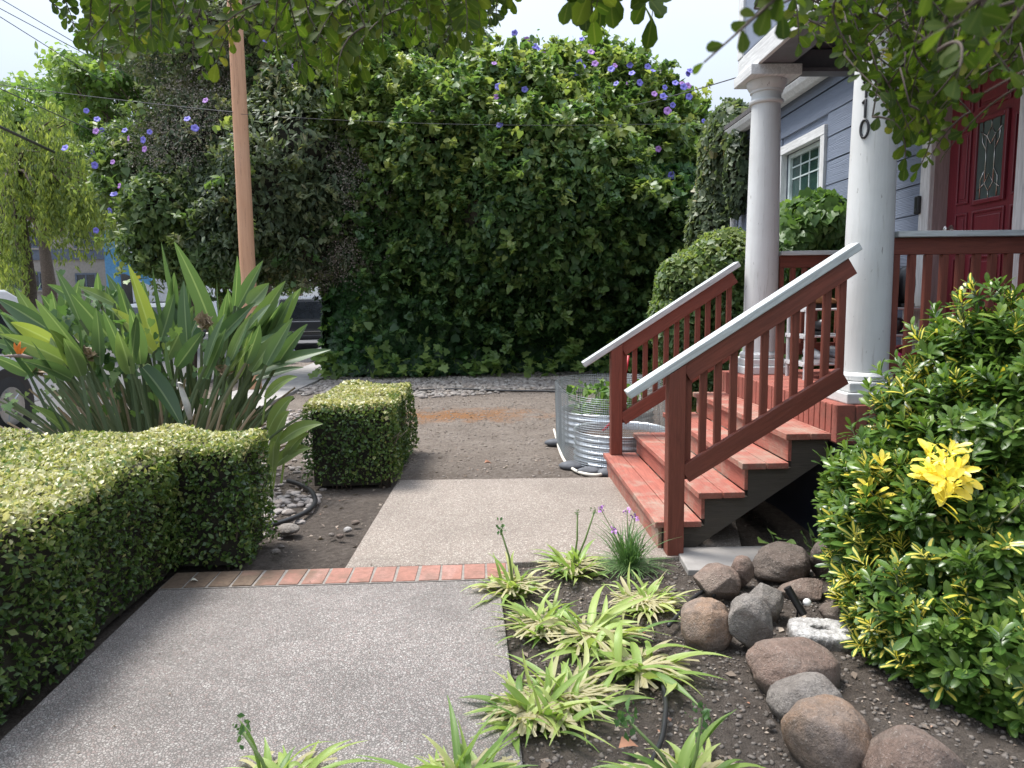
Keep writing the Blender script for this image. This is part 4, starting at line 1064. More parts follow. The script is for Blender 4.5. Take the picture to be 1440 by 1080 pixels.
MB().add([*[D(x, y, 38.0) for x, y in ((157, 385), (176, 385), (212, 402), (212, 393), (182, 365), (157, 362))], *[D(x, y, 38.0)+np.array((0, .25, 0)) for x, y in ((157, 385), (176, 385), (212, 402), (212, 393), (182, 365), (157, 362))]],
         [(0, 1, 2, 3, 4, 5), (11, 10, 9, 8, 7, 6)]+[(k, (k+1) % 6, (k+1) % 6+6, k+6) for k in range(6)]).build('stair_side', M_sky, bs)
a_, b_ = D(152, 410, 38), D(162, 325, 38); MB().box((a_[0], 37.9, -.2), (b_[0], 38.2, b_[2])).build('post', M_sky, bs)
a_, b_ = D(190, 392, 37.9), D(197, 384, 37.9); MB().box((a_[0], 37.86, a_[2]), (b_[0], 37.92, b_[2])).build('notice', plain('yellow_notice', (.75, .62, .05), .6), bs)
# ------------------------------------------------------------------ foliage materials
M_core = plain('dark_inner_shade', (.026, .022, .014), .95, var=.5, scale=9, bump=.6, bscale=20)  # solid dark filler: twig brown with inner shade put into its colour
M_bark = plain('brown_bark', (.10, .075, .055), .9, var=.3, scale=18, bump=.7, bscale=50)
M_ivy = leaf_mat('ivy_leaf', [(0, (0.019, 0.049, 0.019)), (.45, (0.043, 0.105, 0.035)), (.86, (0.074, 0.169, 0.046)), (.93, (0.162, 0.297, 0.047)), (1, (0.230, 0.392, 0.068))], rough=.38, trans=.22)
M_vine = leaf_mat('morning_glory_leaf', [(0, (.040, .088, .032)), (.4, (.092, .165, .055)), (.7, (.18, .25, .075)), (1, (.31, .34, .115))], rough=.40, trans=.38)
M_privet = leaf_mat('grey_green_leaf', [(0, (0.045, 0.070, 0.040)), (.45, (0.106, 0.144, 0.077)), (.8, (0.188, 0.213, 0.119)), (1, (0.300, 0.263, 0.150))], rough=.48, trans=.38)
M_panicle = leaf_mat('dried_seed_head', [(0, (.19, .17, .145)), (1, (.34, .30, .25))], rough=.9, trans=.15)
M_bright = leaf_mat('bright_green_leaf', [(0, (.060, .125, .036)), (.5, (.120, .205, .058)), (1, (.22, .30, .09))], rough=.42, trans=.42)
M_willow = leaf_mat('drooping_leaf', [(0, (0.088, 0.128, 0.041)), (.5, (0.176, 0.230, 0.061)), (1, (0.324, 0.365, 0.095))], rough=.55, trans=.45)
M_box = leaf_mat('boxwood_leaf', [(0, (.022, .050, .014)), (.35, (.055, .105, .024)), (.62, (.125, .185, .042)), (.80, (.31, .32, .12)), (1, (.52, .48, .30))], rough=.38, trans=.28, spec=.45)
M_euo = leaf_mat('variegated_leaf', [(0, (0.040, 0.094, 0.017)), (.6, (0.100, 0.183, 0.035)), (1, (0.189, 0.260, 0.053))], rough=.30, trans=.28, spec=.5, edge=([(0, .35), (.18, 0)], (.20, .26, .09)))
M_euoy = leaf_mat('yellow_centred_leaf', [(0, (.70, .56, .07)), (.6, (.80, .68, .14)), (1, (.62, .58, .18))], rough=.32, trans=.3, spec=.45, edge=([(.34, 0), (.54, 1)], (.045, .115, .022)))
M_euog = leaf_mat('all_yellow_leaf', [(0, (.80, .62, .06)), (1, (.88, .76, .18))], rough=.35, trans=.35, spec=.4)
M_aga = leaf_mat('strap_leaf', [(0, (.11, .20, .045)), (.45, (.24, .345, .085)), (.8, (.39, .45, .15)), (1, (.46, .41, .25))], rough=.42, trans=.34, spec=.35, edge=([(0, .12), (.4, 0)], (.45, .52, .22)))
M_chive = leaf_mat('grassy_leaf', [(0, (.06, .135, .045)), (1, (.14, .24, .085))], rough=.45, trans=.3)
M_bop = leaf_mat('paddle_leaf', [(0, (0.048, 0.092, 0.040)), (.5, (0.092, 0.148, 0.064)), (.85, (0.160, 0.216, 0.068)), (1, (0.320, 0.328, 0.056))], rough=.42, trans=.34, spec=.45, edge=([(0, .75), (.12, 0)], (.38, .45, .25)), tcol=1.7)
M_stalk = leaf_mat('green_stalk', [(0, (.055, .085, .035)), (.6, (.11, .14, .065)), (.8, (.20, .15, .09)), (1, (.33, .25, .17))], rough=.5, trans=.05)
M_myrtle = leaf_mat('overhanging_leaf', [(0, (0.027, 0.054, 0.008)), (.5, (0.062, 0.102, 0.014)), (.85, (0.116, 0.144, 0.022)), (1, (0.168, 0.160, 0.032))], rough=.55, trans=.52, spec=.2, edge=([(0, .45), (.16, 0)], (.17, .20, .05)))
M_leafy = leaf_mat('mixed_green_leaf', [(0, (.050, .090, .034)), (.5, (.105, .165, .055)), (1, (.21, .25, .085))], rough=.45, trans=.4)
M_petb = plain('blue_violet_petal', (.17, .15, .52), .6, var=.1); M_petp = plain('purple_pink_petal', (.36, .17, .46), .6, var=.1)
OV, OVN, DI, DIW, HE, IV = tpl_ovate(.24), tpl_ovate(.15), tpl_diamond(.30), tpl_diamond(.40), tpl_heart(.46), tpl_ivy(.52)

# ------------------------------------------------------------------ ivy wall, flowering vine and shrubs across the back of the yard
ivy = thing('ivy_hedge', 'tall wall of dark glossy ivy behind the gravel at the back of the yard', 'ivy hedge', (1, 13.9, 0))
def ivy_panel():
    n = 40000
    x = rng.uniform(-3.35, 5.6, n); z = 3.7*rng.random(n)**.9
    P0 = np.stack([x, np.full(n, 13.75), z], 1)
    b = lump(P0, 1.1, 21)*.26+lump(P0, 3.4, 22)*.16
    edge = np.clip((-3.35+.9-x)/.9, 0, 1)
    y = 13.75-b-1.0*np.clip((z-.9)/2.2, 0, 1)*np.clip((x+.6)/1.8, .1, 1)+edge**2*.9+.30*rng.random(n)**2-.25*np.clip(.35-z, 0, 1)
    P = np.stack([x, y, z], 1); N = np.stack([-edge*.8, -np.ones(n), .15+0*x], 1)
    n2 = 4500                                                       # the returning left end
    y2 = rng.uniform(14.1, 16.4, n2); z2 = 3.7*rng.random(n2); P2 = np.stack([-3.30+.15*lump(np.stack([0*y2, y2, z2], 1), 2.2, 23), y2, z2], 1)
    N2 = np.tile((-1.0, -.3, .1), (n2, 1))
    P = np.concatenate([P, P2]); N = np.concatenate([N, N2]); m = len(P)
    tint = np.clip(.42+.22*lump(P, 1.6, 24)+.18*rng.normal(size=m), 0, .84)
    fresh = rng.random(m) < .025+.20*np.clip(.55-P[:, 2], 0, .5)+.03*(lump(P, 1.9, 29) > .5)
    tint[fresh] = .93+.07*rng.random(fresh.sum())
    lb = LB(); scatter(lb, [IV, IV, HE], P, N, .132, .30, tint, down=.75, out=.35, jit=.35, upn=.75)
    sprays(lb, [IV, HE], P[:40000], N[:40000], 420, 20, .115, .25, .82, 25, reach=.18, rad=.2, droop=.9)
    lb.build('leaves', M_ivy, ivy)
    n = 500; xb = rng.uniform(-3.2, 4.5, n); Pb = np.stack([xb, np.full(n, 13.25), .08+.5*rng.random(n)**1.6], 1); lb = LB()
    sprays(lb, [IV], Pb, np.tile((0, -1.0, .2), (n, 1)), 75, 9, .13, .5, 1.0, 26, reach=.25, rad=.2, droop=.5); lb.build('fresh_leaves', M_bright, ivy)
    V = []; nx, nz_ = 60, 22
    for j in range(nz_+1):
        for i in range(nx+1):
            xx = -3.2+8.8*i/nx; z_ = 3.8*j/nz_; p = np.array([[xx, 13.75, z_]])
            e_ = max(0, (-3.2+.9-xx)/.9)
            V.append((xx, 14.05-.26*lump(p, 1.1, 21)[0]-.16*lump(p, 3.4, 22)[0]+e_*e_*.9-1.0*min(1, max(0, (z_-.9)/2.2))*min(1, max(.1, (xx+.6)/1.8)), z_-.05))
    Fc = [(j*(nx+1)+i, j*(nx+1)+i+1, (j+1)*(nx+1)+i+1, (j+1)*(nx+1)+i) for j in range(nz_) for i in range(nx)]
    o = len(V); V += [(-3.12, 14.9, -.1), (-3.12, 16.6, -.1), (-3.12, 16.6, 3.8), (-3.12, 14.9, 3.8), (5.6, 16.6, -.1), (5.6, 16.6, 3.8)]
    Fc += [(o, o+1, o+2, o+3), (o+1, o+4, o+5, o+2)]
    MB().add(V, Fc).build('shade_core', M_core, ivy, smooth=True)  # dark backing sheet, shade between the ivy leaves put into its colour
ivy_panel()

EV = [E(770, 245, 120, 105, 13.4, 1.5), E(885, 200, 85, 92, 13.9, 1.2), E(630, 215, 110, 100, 13.7, 1.4), E(700, 290, 80, 60, 13.0, 1.0), E(850, 275, 80, 60, 13.1, 1.1), E(720, 175, 110, 76, 14.1, 1.3), E(835, 145, 70, 60, 14.1, 1.0),
      E(930, 240, 62, 112, 13.8, 1.1), E(800, 320, 200, 80, 13.6, 1.1), E(650, 330, 150, 70, 13.7, 1.0), E(560, 160, 110, 80, 14.2, 1.4), E(890, 155, 55, 48, 14.2, .9), E(952, 215, 30, 72, 14.0, .8), E(975, 300, 50, 90, 13.6, .9)]
EP = [E(440, 240, 120, 105, 14.1, 1.5), E(380, 290, 100, 90, 14.0, 1.3), E(300, 215, 95, 85, 14.4, 1.3), E(470, 120, 140, 95, 14.8, 1.6), E(380, 70, 170, 95, 15.3, 1.8), E(350, 350, 75, 50, 13.9, 1.0),
      E(520, 260, 90, 80, 14.0, 1.1), E(560, 60, 110, 60, 15.4, 1.4), E(430, 345, 60, 55, 13.8, .9), E(500, 330, 70, 60, 13.9, .9)]
EL = [E(262, 300, 85, 62, 14.2, 1.1), E(225, 265, 70, 65, 14.8, 1.1), E(325, 365, 70, 38, 13.8, .9), E(235, 345, 60, 42, 14.2, .9), E(205, 225, 55, 45, 15.4, 1.0), E(275, 375, 50, 24, 14.1, .7)]
vine = thing('morning_glory_vine', 'high mound of yellowish green vine dotted with blue and purple flowers', 'flowering vine', (1.5, 14, 0))
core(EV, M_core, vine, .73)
P, N = blob_points(EV, 640, thick=.36, lumpf=1.9, lumpa=.24, seed=31)
top = np.clip((P[:, 2]-2.4)/2.6, 0, 1)  # tint lightens with height: overhead light put into the leaf colour
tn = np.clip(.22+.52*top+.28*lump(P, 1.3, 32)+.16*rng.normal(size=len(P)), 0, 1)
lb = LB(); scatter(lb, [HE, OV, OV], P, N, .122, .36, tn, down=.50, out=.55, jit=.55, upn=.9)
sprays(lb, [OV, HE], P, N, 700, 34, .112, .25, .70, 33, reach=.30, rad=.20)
up_ = P[:, 2] > 3.1; sprays(lb, [OV, HE], P[up_], N[up_], 480, 32, .108, .55, 1.0, 34, reach=.30, rad=.19)  # upper shoots get brighter tints, painted as lit tips
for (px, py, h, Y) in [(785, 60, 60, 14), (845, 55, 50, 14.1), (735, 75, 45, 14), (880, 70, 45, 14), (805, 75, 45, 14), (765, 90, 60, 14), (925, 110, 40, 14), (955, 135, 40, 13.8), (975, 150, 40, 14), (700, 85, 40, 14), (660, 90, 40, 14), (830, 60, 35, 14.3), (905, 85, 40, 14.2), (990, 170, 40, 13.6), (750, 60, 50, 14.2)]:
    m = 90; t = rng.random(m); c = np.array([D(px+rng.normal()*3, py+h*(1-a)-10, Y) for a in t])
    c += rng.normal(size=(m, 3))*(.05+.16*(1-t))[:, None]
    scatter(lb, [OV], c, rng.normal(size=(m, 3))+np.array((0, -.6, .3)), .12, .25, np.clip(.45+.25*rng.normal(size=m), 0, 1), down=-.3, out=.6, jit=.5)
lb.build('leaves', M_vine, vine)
n = 4000; xs_p = rng.uniform(-2.4, 4.8, n); zs_p = rng.uniform(.75, 3.3, n); Pp = np.stack([xs_p, 13.35-1.0*np.clip((zs_p-.9)/2.2, 0, 1)*np.clip((xs_p+.6)/1.8, .1, 1), zs_p], 1)
lb = LB(); sprays(lb, [OV, OVN, HE], Pp, np.tile((0, -1.0, .1), (n, 1)), 460, 30, .112, .05, .55, 36, reach=.35, rad=.20, droop=.6); lb.build('hanging_shoots', M_vine, vine)
shrub = thing('privet_shrub', 'tall grey green shrub with dried brownish seed heads behind the tan pole', 'shrub', (-3, 14.4, 0))
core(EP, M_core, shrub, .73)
P, N = blob_points(EP, 440, thick=.36, lumpf=1.9, lumpa=.25, seed=41)
tn = np.clip(.38+.16*np.clip((P[:, 2]-3.5)/2, 0, 1)+.28*lump(P, 1.5, 42)+.18*rng.normal(size=len(P)), 0, 1)
lb = LB(); scatter(lb, [OV, OVN, OVN], P, N, .125, .3, tn, down=.5, out=.5, jit=.55, upn=.8); sprays(lb, [OV, OVN], P, N, 560, 26, .12, .3, .85, 44, reach=.30, rad=.20)
lb.build('leaves', M_privet, shrub)
lb = LB(); sprays(lb, [OV, HE], P, N, 120, 24, .12, .2, .8, 45, reach=.35, rad=.20); lb.build('young_leaves', M_vine, shrub)
g = lump(P, 1.8, 43) > .18; s = g & (rng.random(len(P)) < .16)
Pc = P[s]+N[s]*.08; lb = LB(); k = 26
Pd = np.repeat(Pc, k, 0)+rng.normal(size=(len(Pc)*k, 3))*np.array((.10, .08, .12)); Nd = np.repeat(N[s], k, 0)
scatter(lb, [DI], Pd, Nd, .032, .3, np.clip(.5+.3*rng.normal(size=len(Pd)), 0, 1), down=.3, out=.5, jit=.8); lb.build('seed_heads', M_panicle, shrub)
lsh = thing('leafy_shrub', 'bright green leafy shrub hanging over the pavement left of the tan pole', 'shrub', (-6, 14, 0))
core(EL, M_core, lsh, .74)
P, N = blob_points(EL, 430, thick=.3, lumpf=2.4, lumpa=.16, seed=51)
tn = np.clip(.42+.26*lump(P, 1.6, 52)+.2*rng.normal(size=len(P)), 0, 1)
lb = LB(); scatter(lb, [OV, OVN, HE], P, N, .125, .3, tn, down=.5, out=.5, jit=.55, upn=.8); sprays(lb, [OV, OVN], P, N, 160, 24, .12, .3, .9, 54, reach=.3, rad=.2)
lb.build('leaves', M_leafy, lsh)
for px in (262, 300, 330): q = D(px, 390, 14.2); MB().tube([(q[0], 14.2, -.2), (q[0]+.1, 14.25, 1.2), (q[0]-.1, 14.3, 2.9)], [.07, .055, .04], 8).build('stem', M_bark, lsh, smooth=True)

# flowers of the vine
def hit(px, py, ells):
    d = ray(px, py); best = None
    for e in ells:
        c = np.array(e[:3]); r = np.array(e[3:6]); o = (EYE-c)/r; q = d/r
        A = q@q; B = 2*o@q; Cc = o@o-1; disc = B*B-4*A*Cc
        if disc > 0:
            t = (-B-math.sqrt(disc))/(2*A)
            if best is None or t < best[0]: p = EYE+d*t; best = (t, p, unit((p-c)/r**2))
    if best is None: return D(px, py, 14.0), np.array((0, -1., .2))
    return best[1], best[2]
def flower_mesh(name, mat):
    V = [(0, 0, -.028)]; Fc = []; n = 20
    for ring, (r, z) in enumerate(((.012, -.006), (.036, .004), (.054, .000))):
        for k in range(n):
            a = 2*math.pi*k/n; w = 1+(.06*math.cos(5*a) if ring == 2 else 0); V.append((r*w*math.cos(a), r*w*math.sin(a), z+(.006*math.cos(5*a) if ring == 2 else 0)))
    Fc += [(0, 1+k, 1+(k+1) % n) for k in range(n)]
    for i in range(2): Fc += [(1+i*n+k, 1+i*n+n+k, 1+i*n+n+(k+1) % n, 1+i*n+(k+1) % n) for k in range(n)]
    me = bpy.data.meshes.new(name); me.from_pydata(V, [], Fc); me.materials.append(mat); me.shade_smooth(); return me
FM = [flower_mesh('flower', M_petb), flower_mesh('flower', M_petp)]
c2 = [(830,220),(855,245),(815,210),(770,310),(732,315),(745,355),(668,383),(660,420),(770,393),(655,465),(385,475),(683,545),(1010,180),(1060,180),(1075,175),(1150,225),(1055,247),(1010,285),(1024,303),(1070,290),(1000,330),(1130,310),(1145,297),(1200,295),(1225,335),(1213,375),(1165,375),(1255,372),(985,383),(1080,385),(1285,310),(1330,312),(1305,325),(1350,390),(1310,415),(1345,425),(1380,458),(1360,480),(1400,350),(1390,372),(1425,380),(1430,392),(1145,548),(1325,627),(1390,740),(730,155),(780,185),(577,230),(475,245),(650,295),(1215,255),(905,285),(818,360)]
fl_px = [(480+x/3, y/3) for x, y in c2]+[(960+x/3, y/3) for x, y in ((15,325),(25,312),(5,385),(10,430),(65,525))]
fl_px += [(x/3, y/3) for x, y in ((875,235),(1140,183),(1160,178),(1255,285),(800,515),(830,550),(870,445),(425,515),(445,560),(420,565),(380,480),(535,570),(573,590),(655,565),(630,595),(635,630),(420,645),(415,708),(497,697),(290,635),(510,830),(530,800),(495,890),(420,980))]
for i, (px, py) in enumerate(fl_px):
    p, nn = hit(px, py, EV+EP+EL)
    o = bpy.data.objects.new('flower', FM[1 if i % 3 == 1 else 0]); C.objects.link(o); child(o, vine)
    dr = unit(nn+np.array((0, -.9, .15))+rng.normal(size=3)*.35); o.location = Vector(p+nn*.12-ray(px, py)*.10)
    o.rotation_euler = Vector(dr).to_track_quat('Z', 'Y').to_euler(); s = .85+.45*rng.random(); o.scale = (s, s, s)

# vine on the house corner, mound under the window, clipped vine by the far rail
def bush(name, label, cat, ells, mat, dens, size, tpls, seed, tbase=.45, base=None, thick=.25, down=.6, zmin=0.0, corescale=.8, tvar=.2, upt=0.0):
    t = thing(name, label, cat, base if base is not None else (ells[0][0], ells[0][1], 0))
    core(ells, M_core, t, corescale, zmin=zmin)
    P, N = blob_points(ells, dens, thick=thick, lumpf=4.5, lumpa=.12, seed=seed, zmin=zmin)
    tn = np.clip(tbase+upt*np.clip(N[:, 2], 0, 1)+.25*lump(P, 3.2, seed+1)+tvar*rng.normal(size=len(P)), 0, 1)
    lb = LB(); scatter(lb, tpls, P, N, size, .28, tn, down=down, out=.45, jit=.45, upn=.4); lb.build('leaves', mat, t)
    return t
wv = bush('wall_vine', 'dusty green vine climbing the far corner of the house beside the downspout', 'climbing vine',
     [E(1022, 235, 38, 80, 9.9, .5), E(1030, 195, 30, 45, 9.5, .4), E(1036, 245, 14, 62, 8.95, .20), E(1010, 320, 40, 80, 10.0, .5), E(1030, 300, 22, 70, 9.75, .3), E(1020, 400, 50, 60, 10.0, .5), E(1010, 480, 60, 70, 10.0, .6)], M_privet, 900, .085, [IV, HE], 61, .42)
bush('porch_vine', 'rounded mound of green heart shaped leaves under the house window', 'vine',
     [E(1145, 320, 52, 42, 6.4, .45), E(1110, 345, 42, 40, 6.35, .35), E(1160, 380, 45, 60, 6.4, .4), E(1120, 430, 60, 70, 6.4, .4), E(1110, 510, 60, 70, 6.4, .4)], M_bright, 1500, .085, [HE, HE, OV], 71, .30, down=.8)
bush('clipped_shrub', 'clipped yellow green shrub sloping up beside the far stair railing', 'shrub',
     [E(975, 400, 52, 45, 7.4, .55), E(1020, 370, 50, 45, 7.3, .5), E(960, 450, 45, 60, 7.4, .5), E(1030, 440, 60, 80, 7.3, .5), E(1000, 510, 70, 70, 7.4, .5)], M_leafy, 2600, .055, [OV, HE], 81, .50, upt=.30, down=.35)

# ------------------------------------------------------------------ trees across the street
def tree_clusters(name, label, regions, Y, dY, n, leafs, size, mat, seed, trunk_px, trunk_r, tb=.5, group='trees across the street'):
    r = np.random.default_rng(seed); t = thing(name, label, 'tree', (D(trunk_px[0], 400, Y)[0], Y, 0), group)
    lb = LB(); br = MB(); root = D(trunk_px[0], trunk_px[1], Y)
    br.tube([(root[0], Y, -.3), (root[0]+.1, Y, root[2]*.5), tuple(root)], [trunk_r, trunk_r*.8, trunk_r*.55], 12)
    for i in range(n):
        cx, cy, rx, ry = regions[r.integers(len(regions))]
        while True:
            u, v = r.uniform(-1, 1, 2)
            if u*u+v*v < 1: break
        c = D(cx+u*rx, cy+v*ry, Y+r.uniform(-dY, dY)); rad = r.uniform(.35, .8)*Y/24
        if i % 2 == 0: 
            mid = (root+c)/2+r.normal(size=3)*.4; br.tube([tuple(root+(r.normal(size=3)*.1)), tuple(mid), tuple(c)], [trunk_r*.28, trunk_r*.16, .012], 6)
        d = unit(r.normal(size=(leafs, 3)))*(rad*r.random(leafs)**.4)[:, None]*np.array((1, 1, .65))
        P = c+d; scatter(lb, [OV, DIW], P, unit(d)+np.array((0, 0, .4)), size, .3, np.clip(tb+.2*r.normal()+.18*r.normal(size=leafs), 0, 1), down=.4, out=.4, jit=.6)
    br.build('trunk', M_bark, t, smooth=True); lb.build('crown', mat, t); return t
tree_clusters('broadleaf_tree', 'airy bright green tree with sky showing between its clusters left of the pole',
    [(230, 140, 110, 75), (170, 180, 100, 60), (270, 80, 90, 70), (140, 100, 60, 40), (120, 130, 60, 30), (200, 50, 90, 40)], 25, 2.5, 150, 120, .20, M_bright, 91, (235, 260), .28, .55)
tree_clusters('broadleaf_tree', 'dense light green tree farthest back at the left edge', [(40, 170, 75, 50), (90, 220, 70, 50), (15, 230, 50, 70), (170, 250, 80, 45)], 33, 2, 120, 170, .26, M_bright, 92, (60, 330), .35, .72)
wl = thing('weeping_tree', 'yellow green weeping tree with strands hanging over the street at the left edge', 'tree', (D(60, 400, 21)[0], 21, 0), 'trees across the street')
lb = LB(); br = MB(); root = D(20, 240, 21.8); br.tube([(root[0]-.1, 21.8, -.3), (root[0]+.15, 21.8, 2), tuple(root)], [.22, .18, .12], 12)
for i in range(400):
    cx, cy, rx, ry, ln = [(30, 215, 75, 50, 1.5), (95, 250, 60, 45, 1.1), (8, 330, 22, 40, 1.4), (60, 262, 70, 40, .9), (130, 265, 45, 40, 1.0), (35, 180, 50, 30, 1.2)][rng.integers(6)]
    p = np.array(D(cx+rng.uniform(-1, 1)*rx, cy+rng.uniform(-1, 1)*ry, 21+rng.uniform(-1.6, 1.6)))
    L_ = ln*rng.uniform(.5, 1.3); n = 46; t = rng.random(n); sw_ = rng.normal(size=2)*.12
    Q = p+np.stack([sw_[0]*t+rng.normal(size=n)*.07, sw_[1]*t+rng.normal(size=n)*.07, .18*(1-(2*t-.3)**2)-L_*t], 1)
    scatter(lb, [OVN], Q, rng.normal(size=(n, 3))+np.array((0, -.5, .3)), .15, .25, np.clip(.45+.25*rng.normal()+.15*rng.normal(size=n), 0, 1), down=1.2, out=.2, jit=.35)
    if i % 5 == 0: br.tube([tuple(root), tuple((root+p)/2+np.array((0, 0, .3))), tuple(p)], [.07, .04, .012], 6)
br.build('trunk', M_bark, wl, smooth=True); lb.build('crown', M_willow, wl)
for i, (regs, Y, mat, lab) in enumerate((([(420, 385, 40, 22), (390, 365, 40, 25), (440, 350, 30, 30)], 60, M_bright, 'small far green tree above the dark grey car'), ([(330, 380, 60, 20), (250, 390, 60, 15), (300, 350, 60, 20)], 52, M_bright, 'far green tree seen under the overhanging shrub'))):
    tree_clusters('far_tree', lab, regs, Y, 2, 40, 130, .34, mat, 95+i, (regs[0][0], regs[0][1]+10), .3, .4)

# ------------------------------------------------------------------ clipped hedges
def hedge(name, label, boxes, seed, dens, size, bare=None):
    h = thing(name, label, 'hedge', ((boxes[0][0][0]+boxes[0][1][0])/2, (boxes[0][0][1]+boxes[0][1][1])/2, 0), 'clipped box hedges')
    lb = LB(); cm_ = MB(); Ps, Ns = [], []
    for (a, b) in boxes:
        a = np.array(a, float); b = np.array(b, float); s = b-a; cm_.box(a+np.array((.05, .05, 0)), b-np.array((.05, .05, .055)))
        for ax, sg, dm in ((2, 1, 1.5), (1, -1, 1), (0, 1, 1), (1, 1, .5), (0, -1, .4)):
            o = [i for i in range(3) if i != ax]; n = int(s[o[0]]*s[o[1]]*dens*dm)
            P = a+s*rng.random((n, 3)); P[:, ax] = b[ax] if sg > 0 else a[ax]
            N = np.zeros((n, 3)); N[:, ax] = sg
            P += N*(.034*lump(P, 3.2, seed+8)+.030*lump(P, 7, seed)+.024*lump(P, 16, seed+1)-.055*rng.random(n)**2+.012)[:, None]
            e = np.minimum(P-a, b-P); e[:, ax] = 9                            # round the edges over
            k = np.clip(.07-e[:, [0, 1]].min(1), 0, .07) if ax == 2 else np.clip(.07-(b[2]-P[:, 2]), 0, .07)
            P -= N*(k**2*5)[:, None]
            if ax != 2: keep = (P[:, 2] > .02+.03*lump(P, 7, seed+3)) & (rng.random(n) < .65+1.6*np.clip(P[:, 2]-.02, 0, .35)); P, N = P[keep], N[keep]
            Ps.append(P); Ns.append(N)
    P = np.concatenate(Ps); N = np.concatenate(Ns)
    for (a, b) in boxes:                                                     # nothing inside another block
        a = np.array(a)+.07; b = np.array(b)-.07; a[2] = -1; ins = np.all((P > a) & (P < b), 1); P, N = P[~ins], N[~ins]
    if bare is not None: k = bare(P); P, N = P[k], N[k]
    k = (N[:, 2] > .5) | (lump(P, 3.4, seed+11)+.35*rng.normal(size=len(P)) > -.80+.9*np.clip(.26-P[:, 2], 0, .3)); P, N = P[k], N[k]
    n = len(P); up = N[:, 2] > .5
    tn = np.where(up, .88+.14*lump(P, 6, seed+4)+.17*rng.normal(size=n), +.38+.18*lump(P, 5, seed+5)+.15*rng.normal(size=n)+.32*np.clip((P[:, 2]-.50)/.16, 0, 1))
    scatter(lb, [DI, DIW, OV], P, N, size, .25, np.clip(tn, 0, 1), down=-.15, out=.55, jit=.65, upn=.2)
    lb.build('foliage', M_box, h); cm_.build('shade_core', M_core, h)  # solid dark box under the leaves, inner shade put into its colour
    tw = MB(); 
    for k in range(60):
        (a, b) = boxes[rng.integers(len(boxes))]; x = rng.uniform(a[0]+.02, b[0]-.02); y = rng.uniform(a[1]+.05, a[1]+.14) if rng.random() < .5 else rng.uniform(a[1], b[1])
        if rng.random() < .5: x = b[0]-rng.uniform(.05, .12)
        tw.tube([(x, y, -.05), (x+rng.normal()*.05, y+rng.normal()*.05, .2), (x+rng.normal()*.08, y+rng.normal()*.06, .42)], [.007, .005, .003], 5)
    tw.build('stems', M_bark, h, smooth=True); return h
hedge('box_hedge', 'long sheared box hedge bending along the left side of the walkway', [((-3.9, .9, 0), (-1.66, 3.70, .66)), ((-3.9, 3.701, 0), (-1.33, 4.22, .665))], 101, 5200, .027)
hedge('box_hedge', 'small cube of sheared box hedge standing alone beyond the bricks', [((-1.42, 5.35, 0), (-.76, 6.75, .64))], 111, 5600, .028)
